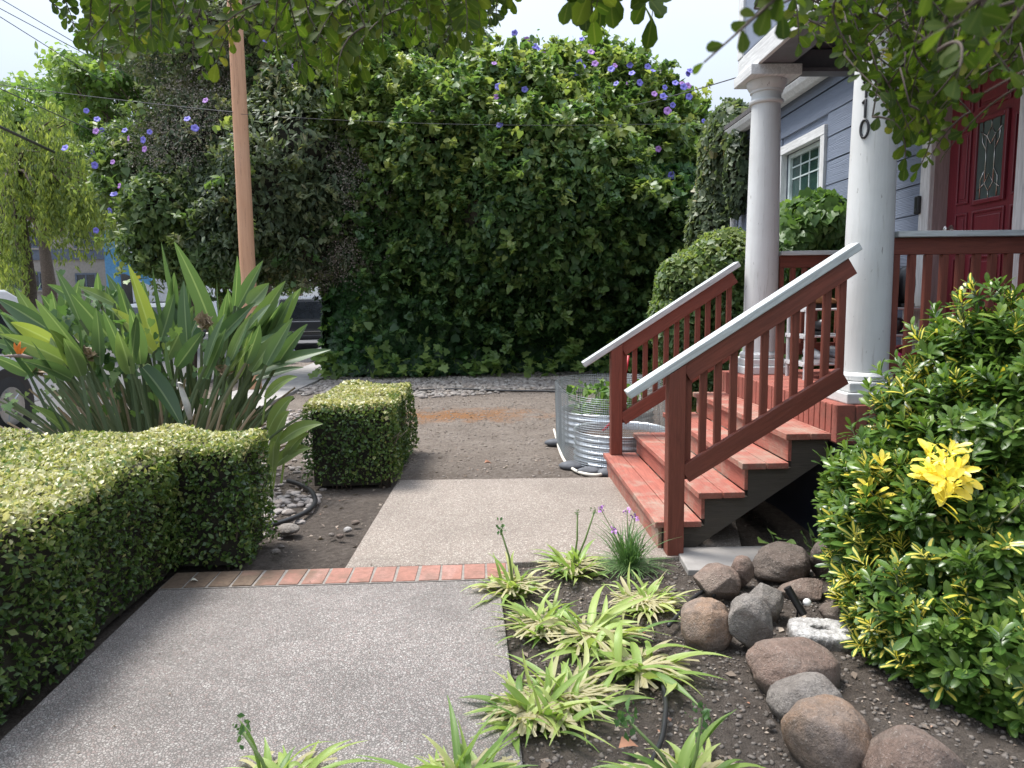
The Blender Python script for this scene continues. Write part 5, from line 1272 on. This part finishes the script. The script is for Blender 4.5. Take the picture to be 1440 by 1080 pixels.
# ------------------------------------------------------------------ big paddle leaved clump (strelitzia habit)
def bez(p0, p1, p2, n):
    t = np.linspace(0, 1, n)[:, None]; return p0*(1-t)**2+2*p1*t*(1-t)+p2*t*t
def paddles():
    b0 = G(225, 690); t = thing('paddle_leaf_plant', 'large clump of upright grey green paddle leaves and stalks behind the hedge', 'plant', (b0[0], b0[1], 0))
    LS = [((735,60),(905,450),80),((680,60),(735,300),60),((235,180),(335,390),70),((300,280),(490,500),95),((150,300),(370,575),140),((450,195),(585,430),70),((540,155),(655,510),80),((645,170),(712,480),75),
          ((735,190),(718,430),60),((775,225),(792,510),68),((1110,140),(1005,335),66),((1000,120),(990,330),40),((1135,235),(1050,330),78),((1205,225),(1030,500),90),((1270,255),(1098,525),84),((1080,315),(868,535),84),
          ((1395,515),(1065,615),80),((45,400),(245,495),86),((0,450),(275,565),84),((-10,300),(205,430),80),((530,775),(390,560),115),((470,340),(645,525),88),((772,850),(600,590),100),((945,620),(988,855),56),
          ((125,750),(285,865),78),((200,240),(345,330),60),((330,250),(480,320),56),((412,190),(416,300),34),((-15,345),(155,430),70),((915,218),(932,440),36),((340,280),(505,370),60),((860,240),(925,470),66),
          ((1200,440),(985,560),60),((600,300),(690,520),70),((825,200),(850,430),48),((960,260),(985,480),50),((520,260),(600,470),60),((700,480),(730,640),60),((640,640),(700,790),64),((1280,590),(1080,640),50),((90,560),(300,640),70)]
    ex = rng.random
    for k in range(78):                                              # younger leaves in the middle of the clump
        x = 120+1060*ex(); y = 380+230*ex()+abs(x-650)*.12; an = rng.normal()*.26+(x-650)/800; L = 190+90*ex()
        LS.append(((x+L*math.sin(an), y-L*math.cos(an)*.9), (x, y), 50+30*ex()))
    lb = LB(); st_ = LB(); Yc = 5.75
    for i, (tip, base, w) in enumerate(LS):
        fill = i >= 41
        Y = (Yc+.1+.55*ex()) if fill else Yc-.35+.8*ex()
        if base[1] > 560: Y = 5.2+.2*ex()
        P0 = D(base[0]/3, 320+base[1]/3, Y); P2 = D(tip[0]/3, 320+tip[1]/3, Y+rng.uniform(-.30, .10)); L = np.linalg.norm(P2-P0)
        mid = (P0+P2)/2+np.array((0, rng.uniform(-.02, .06), .05*L)); n = 14
        cen = bez(P0, mid, P2, n); u = np.linspace(0, 1, n)
        wid = w/3*Y/F*.43*np.clip(np.sin(np.pi*(.06+.94*u)**.72)**.75, .02, 1); wid[-1] = .003
        tang = np.gradient(cen, axis=0); tang = unit(tang)
        facing = unit(np.array((rng.normal()*.5, -1.0, .30+.3*ex())))
        side = unit(np.cross(tang, facing)); tw = rng.normal()*.5; nr = np.cross(side, tang)
        side = unit(side*math.cos(tw)+nr*math.sin(tw))
        tn = np.clip(.40+.22*rng.normal(), 0, .84)
        if i in (6, 17, 21): tn = .90
        lb.ribbon(cen, side, wid, .22+.28*ex(), tn, us=(-1, -.55, -.07, .07, .55, 1))
        gx = (base[0]/3-690)/F*Y; g = np.array((b0[0]+(gx-b0[0])*.42+rng.normal()*.10, Y+.05+rng.normal()*.08, -.03))
        if base[1] > 820: g = P0+np.array((.05, .02, -.25))
        cs = bez(g, (g+P0)/2+np.array((0, 0, .12)), P0+(P0-P2)*.0, 10); sd = np.tile(np.array((1.0, 0, 0)), (10, 1))
        st_.ribbon(cs, unit(np.cross(np.gradient(cs, axis=0), np.array((0, -1.0, 0)))), np.linspace(.018, .011, 10), -.5, np.clip(.3+.2*rng.normal(), 0, .7), us=(-1, -.4, .4, 1))
    for k in range(330):                                             # crowded old stalks, many of them brown
        x = rng.uniform(60, 390); Y = rng.uniform(5.2, 6.2); lean = (x-215)/190+rng.normal()*.2; L = rng.uniform(.35, .95)
        q = G(215+(x-215)*.62, 680, 0); q = np.array((q[0]*Y/q[1], Y, -.03)); e_ = q+np.array((lean*L*.8, rng.normal()*.1-.08, L*(1-.25*abs(lean))))
        cs = bez(q, (q+e_)/2+np.array((-lean*.06, 0, .1)), e_, 9)
        st_.ribbon(cs, unit(np.cross(np.gradient(cs, axis=0), np.array((0.1, -1.0, 0)))), np.linspace(.014, .008, 9), -.5, rng.choice([.2, .35, .45, .5, .6, .85, 1.0]), us=(-1, -.4, .4, 1))
    lb.build('leaves', M_bop, t, smooth=True); st_.build('stalks', M_stalk, t, smooth=True)
    # low fresh leaves at the right foot
    lo = LB()
    for (tp, bs, w) in [((1362,828),(1180,905),62),((1312,932),(1165,1000),60),((1240,712),(1135,850),60),((1222,775),(1150,905),56),((1305,868),(1200,975),50),((1160,900),(1150,1030),50),((1255,630),(1120,720),46),((1180,870),(1140,1010),50)]:
        Y = 4.95+.2*ex(); P0, P2 = D(bs[0]/3, 320+bs[1]/3, Y+.1), D(tp[0]/3, 320+tp[1]/3, Y); cen = bez(P0, (P0+P2)/2+np.array((0, 0, .07)), P2, 12); u = np.linspace(0, 1, 12)
        wid = w/3*Y/F*.5*np.clip(np.sin(np.pi*(.05+.95*u)**.8)**.8, .03, 1); wid[-1] = .002
        lo.ribbon(cen, unit(np.cross(np.gradient(cen, axis=0), np.array((.2, -1, .5)))), wid, .35, .80+.06*ex(), us=(-1, -.5, -.06, .06, .5, 1))
        g = P0+np.array((-.05, .05, -.20)); cs = bez(g, (g+P0)/2, P0, 6); lo.ribbon(cs, np.tile((1.0, 0, 0), (6, 1)), np.full(6, .008), -.4, .8)
    lo.build('young_leaves', M_bop, t, smooth=True)
    # vine leaves tangled in the clump, dead flower heads, one orange flower
    v = LB(); P = np.array([D(rng.uniform(10, 330), rng.uniform(470, 590), rng.uniform(5.3, 5.9)) for k in range(150)]+[D(rng.normal()*24+165, rng.normal()*24+500, 5.35) for k in range(60)]+[D(rng.normal()*25+115, rng.normal()*22+440, 5.6) for k in range(50)])
    scatter(v, [HE, IV], P, np.tile((0, -1, .4), (len(P), 1)), .062, .3, np.clip(.35+.2*rng.normal(size=len(P)), 0, 1), down=.8, out=.2, jit=.4); v.build('tangled_vine', M_vine, t)
    for (x, y) in ((380, 530), (350, 540), (850, 395), (870, 400), (945, 605), (170, 600)):
        c = D(x/3, 320+y/3, 5.3); m = 34; dh = LB(); scatter(dh, [OVN], c+rng.normal(size=(m, 3))*.02, rng.normal(size=(m, 3)), .075, .4, np.clip(.9+.1*rng.normal(size=m), .8, 1), down=.5, out=.4, jit=.7); dh.build('dead_flower_head', M_stalk, t)
    fo = D(27, 500, 5.15); fb = LB()
    for k, (a, b, c_) in enumerate([((0, 0, 0), (.03, -.02, .085), 0), ((0, 0, 0), (-.02, -.01, .095), 0), ((0, 0, 0), (.07, -.02, .06), 0), ((0, 0, 0), (.005, .02, .10), 0)]):
        cs = bez(fo+np.array(a), fo+np.array(b)*.5+np.array((0, -.01, .01)), fo+np.array(b), 7); fb.ribbon(cs, unit(np.cross(np.gradient(cs, axis=0), np.array((0, -1., 0)))), .013*np.sin(np.pi*np.linspace(.1, .98, 7)), .4, .5)
    fl = fb.build('flower', plain('orange_petal', (.72, .20, .02), .5), t, smooth=True)
    bk = MB().tube([fo+np.array((.09, 0, -.02)), fo+np.array((.02, 0, .0)), fo+np.array((-.06, 0, -.002)), fo+np.array((-.13, 0, .0))], [.010, .016, .011, .002], 10).build('beak', plain('purple_green_beak', (.17, .12, .10), .5), fl, smooth=True)
    wb = MB().tube([D(268, 590, 5.1), D(263, 570, 5.1), D(256, 550, 5.1), D(252, 538, 5.1), D(257, 540, 5.08)], [.016, .024, .018, .012, .003], 10).build('pale_bract', plain('pale_bract', (.52, .50, .44), .7, var=.3), t, smooth=True)
paddles()

# ------------------------------------------------------------------ strap leaved clumps in the garden bed
M_stem = plain('green_stem', (.14, .20, .06), .6)
def strap_clump(label, px, py, n, L, w, seed, spread=1.0, stalks=(), lean=(0, 0), tint=.45, z=None, name='strap_leaf_plant', mat=None, up=.55, group='strap leaved plants'):
    r = np.random.default_rng(seed); g = G(px, py, 0); t = thing(name, label, 'plant', (g[0], g[1], 0), group)
    lb = LB()
    if name == 'strap_leaf_plant': n = int(n*1.7); w *= .92; L *= .88; up *= .82
    for k in range(n):
        a = r.uniform(0, 2*math.pi); fan = r.normal(size=2)*.035*spread
        b = np.array((g[0]+fan[0], g[1]+fan[1], soil_h(g[0], g[1])-.01)); l_ = L*r.uniform(.55, 1.15); inc = r.uniform(.2, 1.25)*spread
        d = np.array((math.cos(a)*inc+lean[0], math.sin(a)*inc+lean[1], up)); d /= np.linalg.norm(d)
        m = b+d*l_*.55+np.array((0, 0, .12*l_)); e_ = b+d*l_*.9+np.array((math.cos(a)*.15*l_, math.sin(a)*.15*l_, -.26*l_*r.uniform(.3, 2.0)*inc))
        m = m+r.normal(size=3)*.05*l_; e_ = e_+r.normal(size=3)*np.array((.16, .16, .06))*l_; e_[2] = max(e_[2], .012); cs = bez(b, m, e_, 10); u = np.linspace(0, 1, 10)
        sd = unit(np.cross(np.gradient(cs, axis=0), np.array((0, 0, 1.0))+r.normal(size=3)*.25)); wid = w*r.uniform(.7, 1.2)*np.clip(1.1-u**3.2*1.1, .05, 1)*(.75+.35*np.sin(np.pi*u)); wid[-1] = .001
        lb.ribbon(cs, sd, wid, .35, np.clip(tint+.10+.22*r.normal(), 0, 1))
    for k in range(int(n*1.1)):                                        # dry withered leaves on the soil
        a = r.uniform(0, 2*math.pi); b = np.array((g[0], g[1], .01)); l_ = L*r.uniform(.4, .9); e_ = b+np.array((math.cos(a)*l_, math.sin(a)*l_*.8, .006)); cs = bez(b, (b+e_)/2+np.array((r.normal()*.03, r.normal()*.03, .03)), e_, 7)
        cs[:, 2] = np.maximum(cs[:, 2], .004); lb.ribbon(cs, unit(np.cross(np.gradient(cs, axis=0), np.array((0, 0, 1.)))), np.full(7, w*.5), .3, 1.0)
    lb.build('leaves', mat or M_aga, t, smooth=True)
    if stalks:
        for (x, y, tip) in stalks:
            s_ = MB(); fz = LB(); q = D(x, y, g[1]); s_.tube([(g[0], g[1], 0), tuple((np.array((g[0], g[1], 0))+q)/2+np.array((.01, 0, .01))), tuple(q)], [.006, .005, .004], 8)
            m = 26; c = q+r.normal(size=(m, 3))*tip*np.array((.6, .6, .8)); c[:, 2] += tip*.2; scatter(fz, [DI], c, r.normal(size=(m, 3))+np.array((0, 0, 1)), tip*.9, .3, np.clip(.3+.2*r.normal(size=m), 0, 1), down=-.6, out=.6, jit=.4)
            so = s_.build('flower_stalk', M_stem, t, smooth=True); fz.build('seed_head', M_chive, so)
    return t
strap_clump('strappy pale green clump with one seed stalk at the end of the bricks', 722, 826, 30, .27, .0115, 201, .9, [(704, 745, .022)], lean=(-.12, 0))
strap_clump('strappy clump with two tall bud stalks beside the grassy tuft', 806, 800, 38, .26, .0115, 202, 1.15, [(812, 722, .012), (836, 719, .012)], tint=.35)
strap_clump('strappy clump against the walkway edge, second from the bricks', 762, 882, 40, .27, .0105, 203, 1.0, tint=.42)
strap_clump('strappy clump with broad arching leaves in the middle of the bed', 830, 897, 26, .33, .015, 204, 1.15, lean=(0, .1), tint=.5)
strap_clump('sparse strappy clump with cream dry leaves right of the grassy tuft', 908, 850, 40, .25, .0095, 205, 1.1, tint=.60)
strap_clump('broad leaved strappy clump beside the round tan boulder', 898, 942, 22, .31, .017, 206, 1.25, tint=.45)
strap_clump('largest strappy clump spilling over the lower edge of the walkway', 752, 1008, 60, .24, .012, 207, 1.05, lean=(.05, .05), tint=.42)
strap_clump('strappy clump leaning along the soil below the broad leaved one', 800, 985, 30, .30, .011, 208, 1.25, lean=(.18, .1), tint=.55)
strap_clump('strappy clump at the bottom edge nearest the left hedge', 385, 1118, 30, .29, .014, 209, .75, [(342, 1030, .022)], tint=.35)
strap_clump('strappy clump at the bottom edge in the middle of the walkway', 650, 1112, 38, .29, .0125, 210, .8, tint=.30)
strap_clump('strappy clump at the bottom edge with feathery seed heads', 965, 1115, 30, .30, .015, 211, .8, [(880, 1010, .03), (985, 1010, .025)], tint=.38)
M_lilac = plain('lilac_petal', (.50, .22, .60), .6)
tuft = strap_clump('grassy dark green tuft of thin leaves with small purple flowers by the bottom step', 884, 798, 190, .30, .0028, 212, .62, name='grass_tuft', mat=M_chive, up=1.1, tint=.4)
for (x, y) in ((882, 718), (845, 716), (862, 748), (893, 728)):
    sf = MB(); fp = LB(); q = D(x, y, G(884, 798)[1]-.05); gb = G(884, 798); sf.tube([(gb[0], gb[1], 0), tuple((gb+q)/2+np.array((0, .01, .02))), tuple(q)], .0022, 6)
    c = q+rng.normal(size=(12, 3))*.010; fp.leaves(DIW, c, rng.normal(size=(12, 3))+np.array((0, -.5, .5)), rng.normal(size=(12, 3)), .017, rng.random(12))
    so = sf.build('flower_stalk', M_stem, tuft, smooth=True); fp.build('flower', M_lilac, so)
# broad leaved seedlings by the stairs
for (lab, pts, px, py) in (('small broad leaved seedling behind the round dark boulder', [(1072,760,20),(1085,748,18),(1098,757,20),(1084,765,14),(1110,762,16)], 1090, 778),
                           ('taller broad leaved seedling between the dark boulder and the variegated shrub', [(1140,745,26),(1156,738,22),(1152,760,24),(1136,765,24),(1160,752,26),(1142,780,20),(1130,752,16),(1166,742,20)], 1146, 792)):
    Yg = 3.58; g = D(px, py, Yg); t = thing('seedling', lab, 'plant', (g[0], g[1], 0), 'seedlings by the stairs'); lb = LB(); s_ = MB()
    for (x, y, sz) in pts:
        q = D(x, y, Yg-.05); T = q-g+np.array((0, -.10, -.02)); T /= np.linalg.norm(T); lb.leaves(tpl_ovate(.34, .10, -.2), np.array([q-T*sz*Yg/F*.5]), np.array([T]), np.array([(.1*rng.normal(), -.8, 1.0)]), sz*Yg/F*1.25, np.array([.3+.5*rng.random()]))
        s_.tube([tuple(g-np.array((0, 0, .1))), tuple((g+q)/2+np.array((0, 0, .02))), tuple(q-T*sz*Yg/F*.4)], .0028, 6)
    lb.build('leaves', M_bright, t, smooth=True); s_.build('stem', plain('seedling_stem', (.10, .16, .05), .6), t, smooth=True)
# seedlings in the far bed
sb = thing('vegetable_seedlings', 'soft green seedlings filling the farther raised bed under the wire', 'plants', (1.16, 7.05, .3)); lb = LB()
P = np.stack([1.16+.40*np.sqrt(rng.random(260))*np.cos(A_ := rng.uniform(0, 6.28, 260)), 7.05+.40*np.sqrt(rng.random(260))*np.sin(A_), .28+.30*rng.random(260)], 1)
scatter(lb, [OV, HE], P, rng.normal(size=(260, 3))+np.array((0, -.3, .8)), .075, .3, np.clip(.4+.25*rng.normal(size=260), 0, 1), down=.1, out=.5, jit=.5); lb.build('leaves', M_bright, sb)
ms = MB()
for k in range(30): a = rng.uniform(0, 6.28); r_ = .38*math.sqrt(rng.random()); ms.tube([(1.16+r_*math.cos(a), 7.05+r_*math.sin(a), .22), (1.17+r_*math.cos(a), 7.04+r_*math.sin(a), .50)], .004, 5)
ms.build('stems', plain('seedling_stems', (.10, .17, .06), .6), sb)

# ------------------------------------------------------------------ variegated shrub on the right
def variegated():
    es = [E(1345, 765, 148, 172, 2.75, .55), E(1425, 610, 120, 130, 2.85, .55), E(1280, 715, 80, 95, 2.85, .40), E(1420, 900, 165, 170, 2.45, .45), E(1310, 870, 95, 105, 2.55, .40), E(1500, 640, 130, 190, 2.7, .6), E(1325, 600, 60, 60, 2.9, .35), E(1380, 500, 60, 50, 2.95, .3), E(1250, 820, 45, 70, 2.75, .3)]
    t = thing('variegated_shrub', 'large glossy evergreen shrub with yellow variegated leaf rosettes in the right foreground', 'shrub', (2.1, 2.6, 0))
    core(es, M_core, t, .74, zmin=.0)
    P, N = blob_points(es, 640, thick=.36, lumpf=7, lumpa=.16, seed=121, cull=-.45, zmin=.03, inside=.80)
    out_ = rng.random(len(P)); P = P+(N*.7+np.array((0, 0, .5)))*(np.where(out_ < .16, .05+.09*rng.random(len(P)), 0))[:, None]
    M = len(P); K = 15
    ax = unit(N*.7+np.array((0, -.05, .75))+rng.normal(size=(M, 3))*.28)
    yl = lump(P, 3.6, 122)+.55*rng.normal(size=M)
    kindv = np.where(yl > .28, 1, 0)
    exq = [(1325, 645), (1308, 632), (1342, 628), (1350, 655), (1330, 672), (1305, 655), (1318, 662), (1340, 684), (1215, 651), (1219, 684), (1240, 648)]
    for (x, y) in exq:                                               # all yellow shoots
        p, nn = hit(x, y, es); p = p-ray(x, y)*(.10+.03*rng.random()); P = np.vstack([P, p]); N = np.vstack([N, nn]); ax = np.vstack([ax, unit(nn*.6+np.array((0, -.35, .35))+rng.normal(size=3)*.3)]); kindv = np.append(kindv, 2)
    M = len(P)
    e1 = unit(np.cross(ax, np.array((.3, .2, 1.0)))); e2 = np.cross(ax, e1)
    L = [LB(), LB(), LB()]
    for j in range(K):
        th = (.35+1.05*(j/K)**.8)+rng.normal(size=M)*.22; ph = j*2.4+rng.random(M)*1.1
        rad = e1*np.cos(ph)[:, None]+e2*np.sin(ph)[:, None]
        T = ax*np.cos(th)[:, None]+rad*np.sin(th)[:, None]; Nn = ax*np.sin(th)[:, None]-rad*np.cos(th)[:, None]
        B = P-ax*(.075*(j/K))[..., None] if False else P-ax*.085*(j/K)
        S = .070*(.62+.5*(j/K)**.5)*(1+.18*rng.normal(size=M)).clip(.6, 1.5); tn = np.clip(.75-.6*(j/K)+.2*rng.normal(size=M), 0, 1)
        for k in range(3):
            s = kindv == k
            if k == 1: s = s & (j < 10)
            if k == 0: s = s | ((kindv == 1) & (j >= 10))
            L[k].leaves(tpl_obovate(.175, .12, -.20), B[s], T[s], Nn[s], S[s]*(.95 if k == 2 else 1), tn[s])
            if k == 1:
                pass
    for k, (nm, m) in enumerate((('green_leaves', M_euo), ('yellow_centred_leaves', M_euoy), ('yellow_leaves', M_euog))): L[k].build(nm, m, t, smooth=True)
    st_ = MB()
    for i in rng.choice(M, 420, replace=False): st_.tube([tuple(P[i]-ax[i]*.20-N[i]*.06), tuple(P[i]-ax[i]*.09), tuple(P[i])], [.005, .004, .003], 5)
    for i in range(14): a = rng.uniform(0, 6.28); st_.tube([(2.05+.12*math.cos(a), 2.62+.12*math.sin(a), -.05), (2.05+.4*math.cos(a), 2.62+.3*math.sin(a), .5)], [.018, .010], 7)
    st_.build('stems', plain('green_brown_twig', (.09, .10, .04), .8), t, smooth=True)
variegated()

# ------------------------------------------------------------------ overhanging tree whose trunk stands behind the camera
def overhang():
    t = thing('overhanging_tree', 'tree whose drooping leafy twigs hang into the top of the view', 'tree', (1.3, -1.1, 0))
    br = MB(); lb = LB(); hub = np.array((1.0, -.6, 2.7))
    br.tube([(1.3, -1.1, -.1), (1.25, -1.0, .8), (1.15, -.85, 1.8), tuple(hub)], [.12, .10, .085, .07], 14)
    limbs = [bez(hub, np.array((.2, .6, 3.3)), np.array((-1.3, 2.1, 2.75)), 12), bez(hub, np.array((.6, .9, 3.2)), np.array((-.35, 2.9, 2.85)), 12), bez(hub, np.array((1.1, .3, 2.9)), np.array((1.25, 1.9, 2.35)), 12), bez(hub, np.array((.9, .2, 2.6)), np.array((.95, 1.0, 2.05)), 10), bez(hub, np.array((.6, .8, 3.1)), np.array((.35, 2.4, 2.65)), 12)]
    for l_ in limbs: br.tube([tuple(p) for p in l_], list(np.linspace(.034, .009, len(l_))), 8)
    LP = np.concatenate(limbs); LP = LP[LP[:, 1] > .2]
    XL = [110, 150, 200, 250, 275, 300, 330, 370, 400, 430, 450, 480, 500, 520, 560, 600, 625, 660, 690, 720]; YL = [55, 92, 55, 65, 105, 112, 60, 70, 95, 105, 118, 125, 118, 72, 52, 60, 76, 55, 38, -5]
    XR = [1040, 1080, 1110, 1130, 1150, 1180, 1200, 1230, 1260, 1300, 1320, 1345, 1370, 1400, 1440]; YR = [60, 88, 82, 55, 60, 70, 85, 115, 185, 190, 160, 130, 100, 80, 110]
    specs = []
    for k in range(150):
        x = rng.uniform(105, 722); e_ = np.interp(x, XL, YL); y = e_-abs(rng.normal())*55 if k % 3 else e_-rng.random()*8; specs.append((x, y, rng.uniform(1.8, 2.9), .036, 15))
    for k in range(14): specs.append((rng.uniform(785, 920), np.interp(rng.uniform(785, 920), [785, 820, 870, 905, 925], [4, 12, 8, 26, 0])-rng.random()*12, rng.uniform(1.6, 2.0), .055, 9))
    for k in range(165):
        x = rng.uniform(1200, 1460) if k > 9 else rng.uniform(1110, 1200); e_ = np.interp(x, XR, YR); y = e_-abs(rng.normal())*75 if k % 3 else e_-rng.random()*8; specs.append((x, y, rng.uniform(1.35, 2.0), .025, 15))
    for (x, y, Y) in [(1290, 240, 1.55), (1272, 232, 1.5), (1330, 215, 1.6), (1305, 225, 1.7)]: specs.append((x, y, Y, .027, 12))
    for (x, y, Y) in [(990, 88, .80), (1050, 30, .80), (1100, 20, .85), (1290, 60, .72), (1345, 110, .8), (1330, 40, .7), (1385, 130, .9), (1400, 60, .7), (1440, 40, .66), (1420, 100, .85), (1310, 10, .7), (1380, 10, .62)]: specs.append((x, y, Y, .024, 8))
    specs = [s for s in specs if not (1180 < s[0] < 1232 and s[1] > 95)]
    specs.sort(key=lambda s: (s[2]*(s[1]-416)))
    for (x, y, Y, ls, nl) in specs:
        tip = D(x, y, Y); Lt = ls*nl*.34
        st_ = tip+np.array((rng.normal()*.10, rng.normal()*.08-.04, Lt*rng.uniform(.75, 1.05)))
        c = bez(st_, (st_+tip)/2+np.array((rng.normal()*.03, rng.normal()*.03, .04)), tip, nl+1)
        br.tube([tuple(p) for p in c], list(np.linspace(.0026, .0011, nl+1)), 5)
        d2 = ((LP-st_)**2).sum(1); q = LP[np.argmin(d2)]; LP = np.vstack([LP, c[:max(2, nl//2):2]])
        br.tube([tuple(q), tuple((q+st_)/2+np.array((0, 0, .05))), tuple(st_)], [.0022, .0020, .0018], 5)
        tg = unit(np.gradient(c, axis=0)); sd = unit(np.cross(tg, np.array((rng.normal()*.3, -1.0, .2)))); sg = np.where(np.arange(nl+1) % 2, 1., -1.)[:, None]
        T = tg*.45+sd*sg*.8+np.array((0, 0, -.25))+rng.normal(size=c.shape)*.25; T[-1] = tg[-1]
        N = np.cross(sd*sg, tg)+rng.normal(size=c.shape)*.45+np.array((0, -.3, .5))
        lb.leaves(tpl_obovate(.33, .10, -.14), c, T, N, ls*(1+.22*rng.normal(size=nl+1)).clip(.5, 1.4), np.clip(.42+.16*rng.normal()+.16*rng.normal(size=nl+1), 0, 1))
    n = 2600                                                          # the rest of the crown, above the view
    P = np.stack([rng.uniform(-2.6, 2.4, n), rng.uniform(-1.5, 4.0, n), 0*np.arange(n)], 1); P[:, 2] = 1.4+np.maximum(1.35, P[:, 1]*.47+.25)+rng.random(n)*1.1
    keep = lump(P, 1.6, 140) > -.1; P = P[keep]
    lb.leaves(tpl_ovate(.27, .10, -.14), P, rng.normal(size=P.shape)+np.array((0, 0, -.5)), rng.normal(size=P.shape)*.6+np.array((0, 0, 1)), .10, np.clip(.4+.2*rng.normal(size=len(P)), 0, 1))
    br.build('branches', plain('grey_brown_twig', (.10, .075, .06), .85), t, smooth=True); lb.build('crown', M_myrtle, t, smooth=True)
overhang()

# ------------------------------------------------------------------ gravel, pebbles and litter
def stones(name, P, size, cols, var=.35, src=ICO1, flat=.55):
    V, Fc = src; n = len(P); k = len(V); S = size*(1+var*rng.normal(size=n)).clip(.4, 2)
    sc = np.stack([S*(1+.25*rng.normal(size=n)).clip(.6, 1.5), S*(1+.25*rng.normal(size=n)).clip(.6, 1.5), S*flat], 1); an = rng.uniform(0, 6.28, n)
    X = V[None]*sc[:, None, :]*(1+.16*rng.normal(size=(n, k, 1))); c, s = np.cos(an)[:, None], np.sin(an)[:, None]
    X = np.stack([X[..., 0]*c-X[..., 1]*s, X[..., 0]*s+X[..., 1]*c, X[..., 2]], -1)+P[:, None, :]
    lb = LB(); lo = np.array(Fc).ravel(); m = len(Fc)
    lb.raw(X.reshape(-1, 3), (np.arange(n)[:, None]*k+lo[None]).ravel(), np.full(n*m, 3), np.repeat(rng.random(n), k), np.zeros(n*k))
    t = NT(name+'_stone'); c_ = t.ramp(t.attr('tint'), [(i/(len(cols)-1), q) for i, q in enumerate(cols)]); f = t.noise(t.pos, 60, 4)
    c_ = t.mix(t.math('MULTIPLY', f, .35), c_, (.08, .07, .06))
    return kind(lb.build(name, t.done(t.prin(c_, .85, t.bump(f, .3, .01), spec=.2)), None, smooth=True), 'stuff')
GC = [(.20, .175, .15), (.33, .30, .27), (.27, .225, .185), (.42, .39, .35), (.30, .26, .23), (.24, .21, .19)]
n = 6500; X = rng.uniform(-3.1, 4.2, n); Yg = 10.9+2.7*rng.random(n)**.8+.35*np.sin(X*1.3); Z = np.array([soil_h(a, b) for a, b in zip(X, Yg)])
ok = (X > -2.6) | (Yg > 9); stones('gravel', np.stack([X, Yg, Z+.012], 1), .036, GC)
n = 900; X = rng.uniform(-2.9, -1.35, n); Yg = rng.uniform(4.5, 9.5, n); ok = (rng.random(n) < .25+.75*(X < -1.55)) ; X, Yg = X[ok], Yg[ok]
X2 = -1.62+.26*rng.normal(size=260); Y2 = 4.85+.33*rng.normal(size=260); s_ = (X2 < -1.25); X = np.concatenate([X, X2[s_]]); Yg = np.concatenate([Yg, Y2[s_]])
stones('pebbles', np.stack([X, Yg, [soil_h(a, b)+.008 for a, b in zip(X, Yg)]], 1), .026, [(.20, .17, .15), (.34, .31, .29), (.27, .22, .19), (.40, .36, .33), (.30, .27, .25)], src=ICO2, flat=.5)
for (x, y, w, lab, cc) in ((388, 776, 14, 'small pale pebble lying nearest the hedge end', 'grey'), (396, 769, 10, 'little cream pebble just behind the palest one', 'grey'), (489, 745, 13, 'white pebble against the upper path edge', 'block'), (478, 754, 11, 'tan pebble beside the white one at the path edge', 'red'), (500, 735, 12, 'brown pebble farthest along the upper path edge', 'red'), (466, 752, 9, 'grey pebble left of the tan one', 'grey')):
    rock(lab, x, y, w, w*.55, 4, cc, int(x), 1, group='loose pebbles by the path')
n = 9400; X = np.concatenate([rng.uniform(-2.8, 3.0, 7600), rng.uniform(.1, 2.2, 1800)]); Yg = np.concatenate([rng.uniform(3.9, 11.5, 7600), rng.uniform(1.6, 3.8, 1800)])
Z = np.array([soil_h(a, b)+.004 for a, b in zip(X, Yg)])
lb = LB(); P = np.stack([X, Yg, Z], 1); T = rng.normal(size=(n, 3))*np.array((1, 1, .12)); lb.leaves(DI, P, T, np.array((0, 0, 1.0))+rng.normal(size=(n, 3))*.25, np.where(rng.random(n) < .06, .035, .012)*(1+.4*rng.random(n)), rng.random(n))
m = 170; P = np.stack([rng.uniform(-1.5, .05, m), rng.uniform(1.4, 5.3, m), np.full(m, .004)], 1); lb.leaves(DI, P, rng.normal(size=(m, 3))*np.array((1, 1, .05)), np.array((0, 0, 1.0))+rng.normal(size=(m, 3))*.2, .010*(.5+rng.random(m)), .5*rng.random(m))
kind(lb.build('litter', leaf_mat('wood_chip', [(0, (.10, .075, .055)), (.6, (.22, .175, .14)), (.95, (.36, .30, .24)), (1, (.36, .15, .08))], rough=.9, trans=.05), None), 'stuff')
n = 7000; X = rng.uniform(.05, 2.3, n); Yg = 1.4+2.45*rng.random(n); stones('soil_clods', np.stack([X, Yg, [soil_h(p, q)+.002 for p, q in zip(X, Yg)]], 1), .0055, [(.11, .095, .083), (.16, .138, .12), (.19, .168, .148), (.13, .113, .10)], var=.6, flat=.7)
n = 5200; X = rng.uniform(-1.9, 2.6, n); Yg = 5.5+5.6*rng.random(n); stones('yard_grit', np.stack([X, Yg, [soil_h(p, q)+.002 for p, q in zip(X, Yg)]], 1), .0075, [(.16, .13, .105), (.25, .21, .175), (.32, .28, .24), (.20, .165, .14)], var=.7, flat=.6)
for (x, y, lab) in ((681, 651, 'single curled brown leaf lying on the yard dirt'), (870, 1052, 'reddish brown leaf on the soil by the bottom edge'), (268, 817, 'small pale leaf fallen on the brick row')):
    g = G(x, y, .012); lb = LB(); lb.leaves(tpl_ovate(.3, .5, -.3), g[None], np.array([(1., .3, .1)]), np.array([(0, -.2, 1.)]), .07 if x != 268 else .035, np.array([.5])); o = lb.build('fallen_leaf', plain('dry_leaf', (.34, .17, .10) if x != 268 else (.45, .42, .34), .8), None, smooth=True); tag(o, lab, 'fallen leaf', 'fallen leaves')
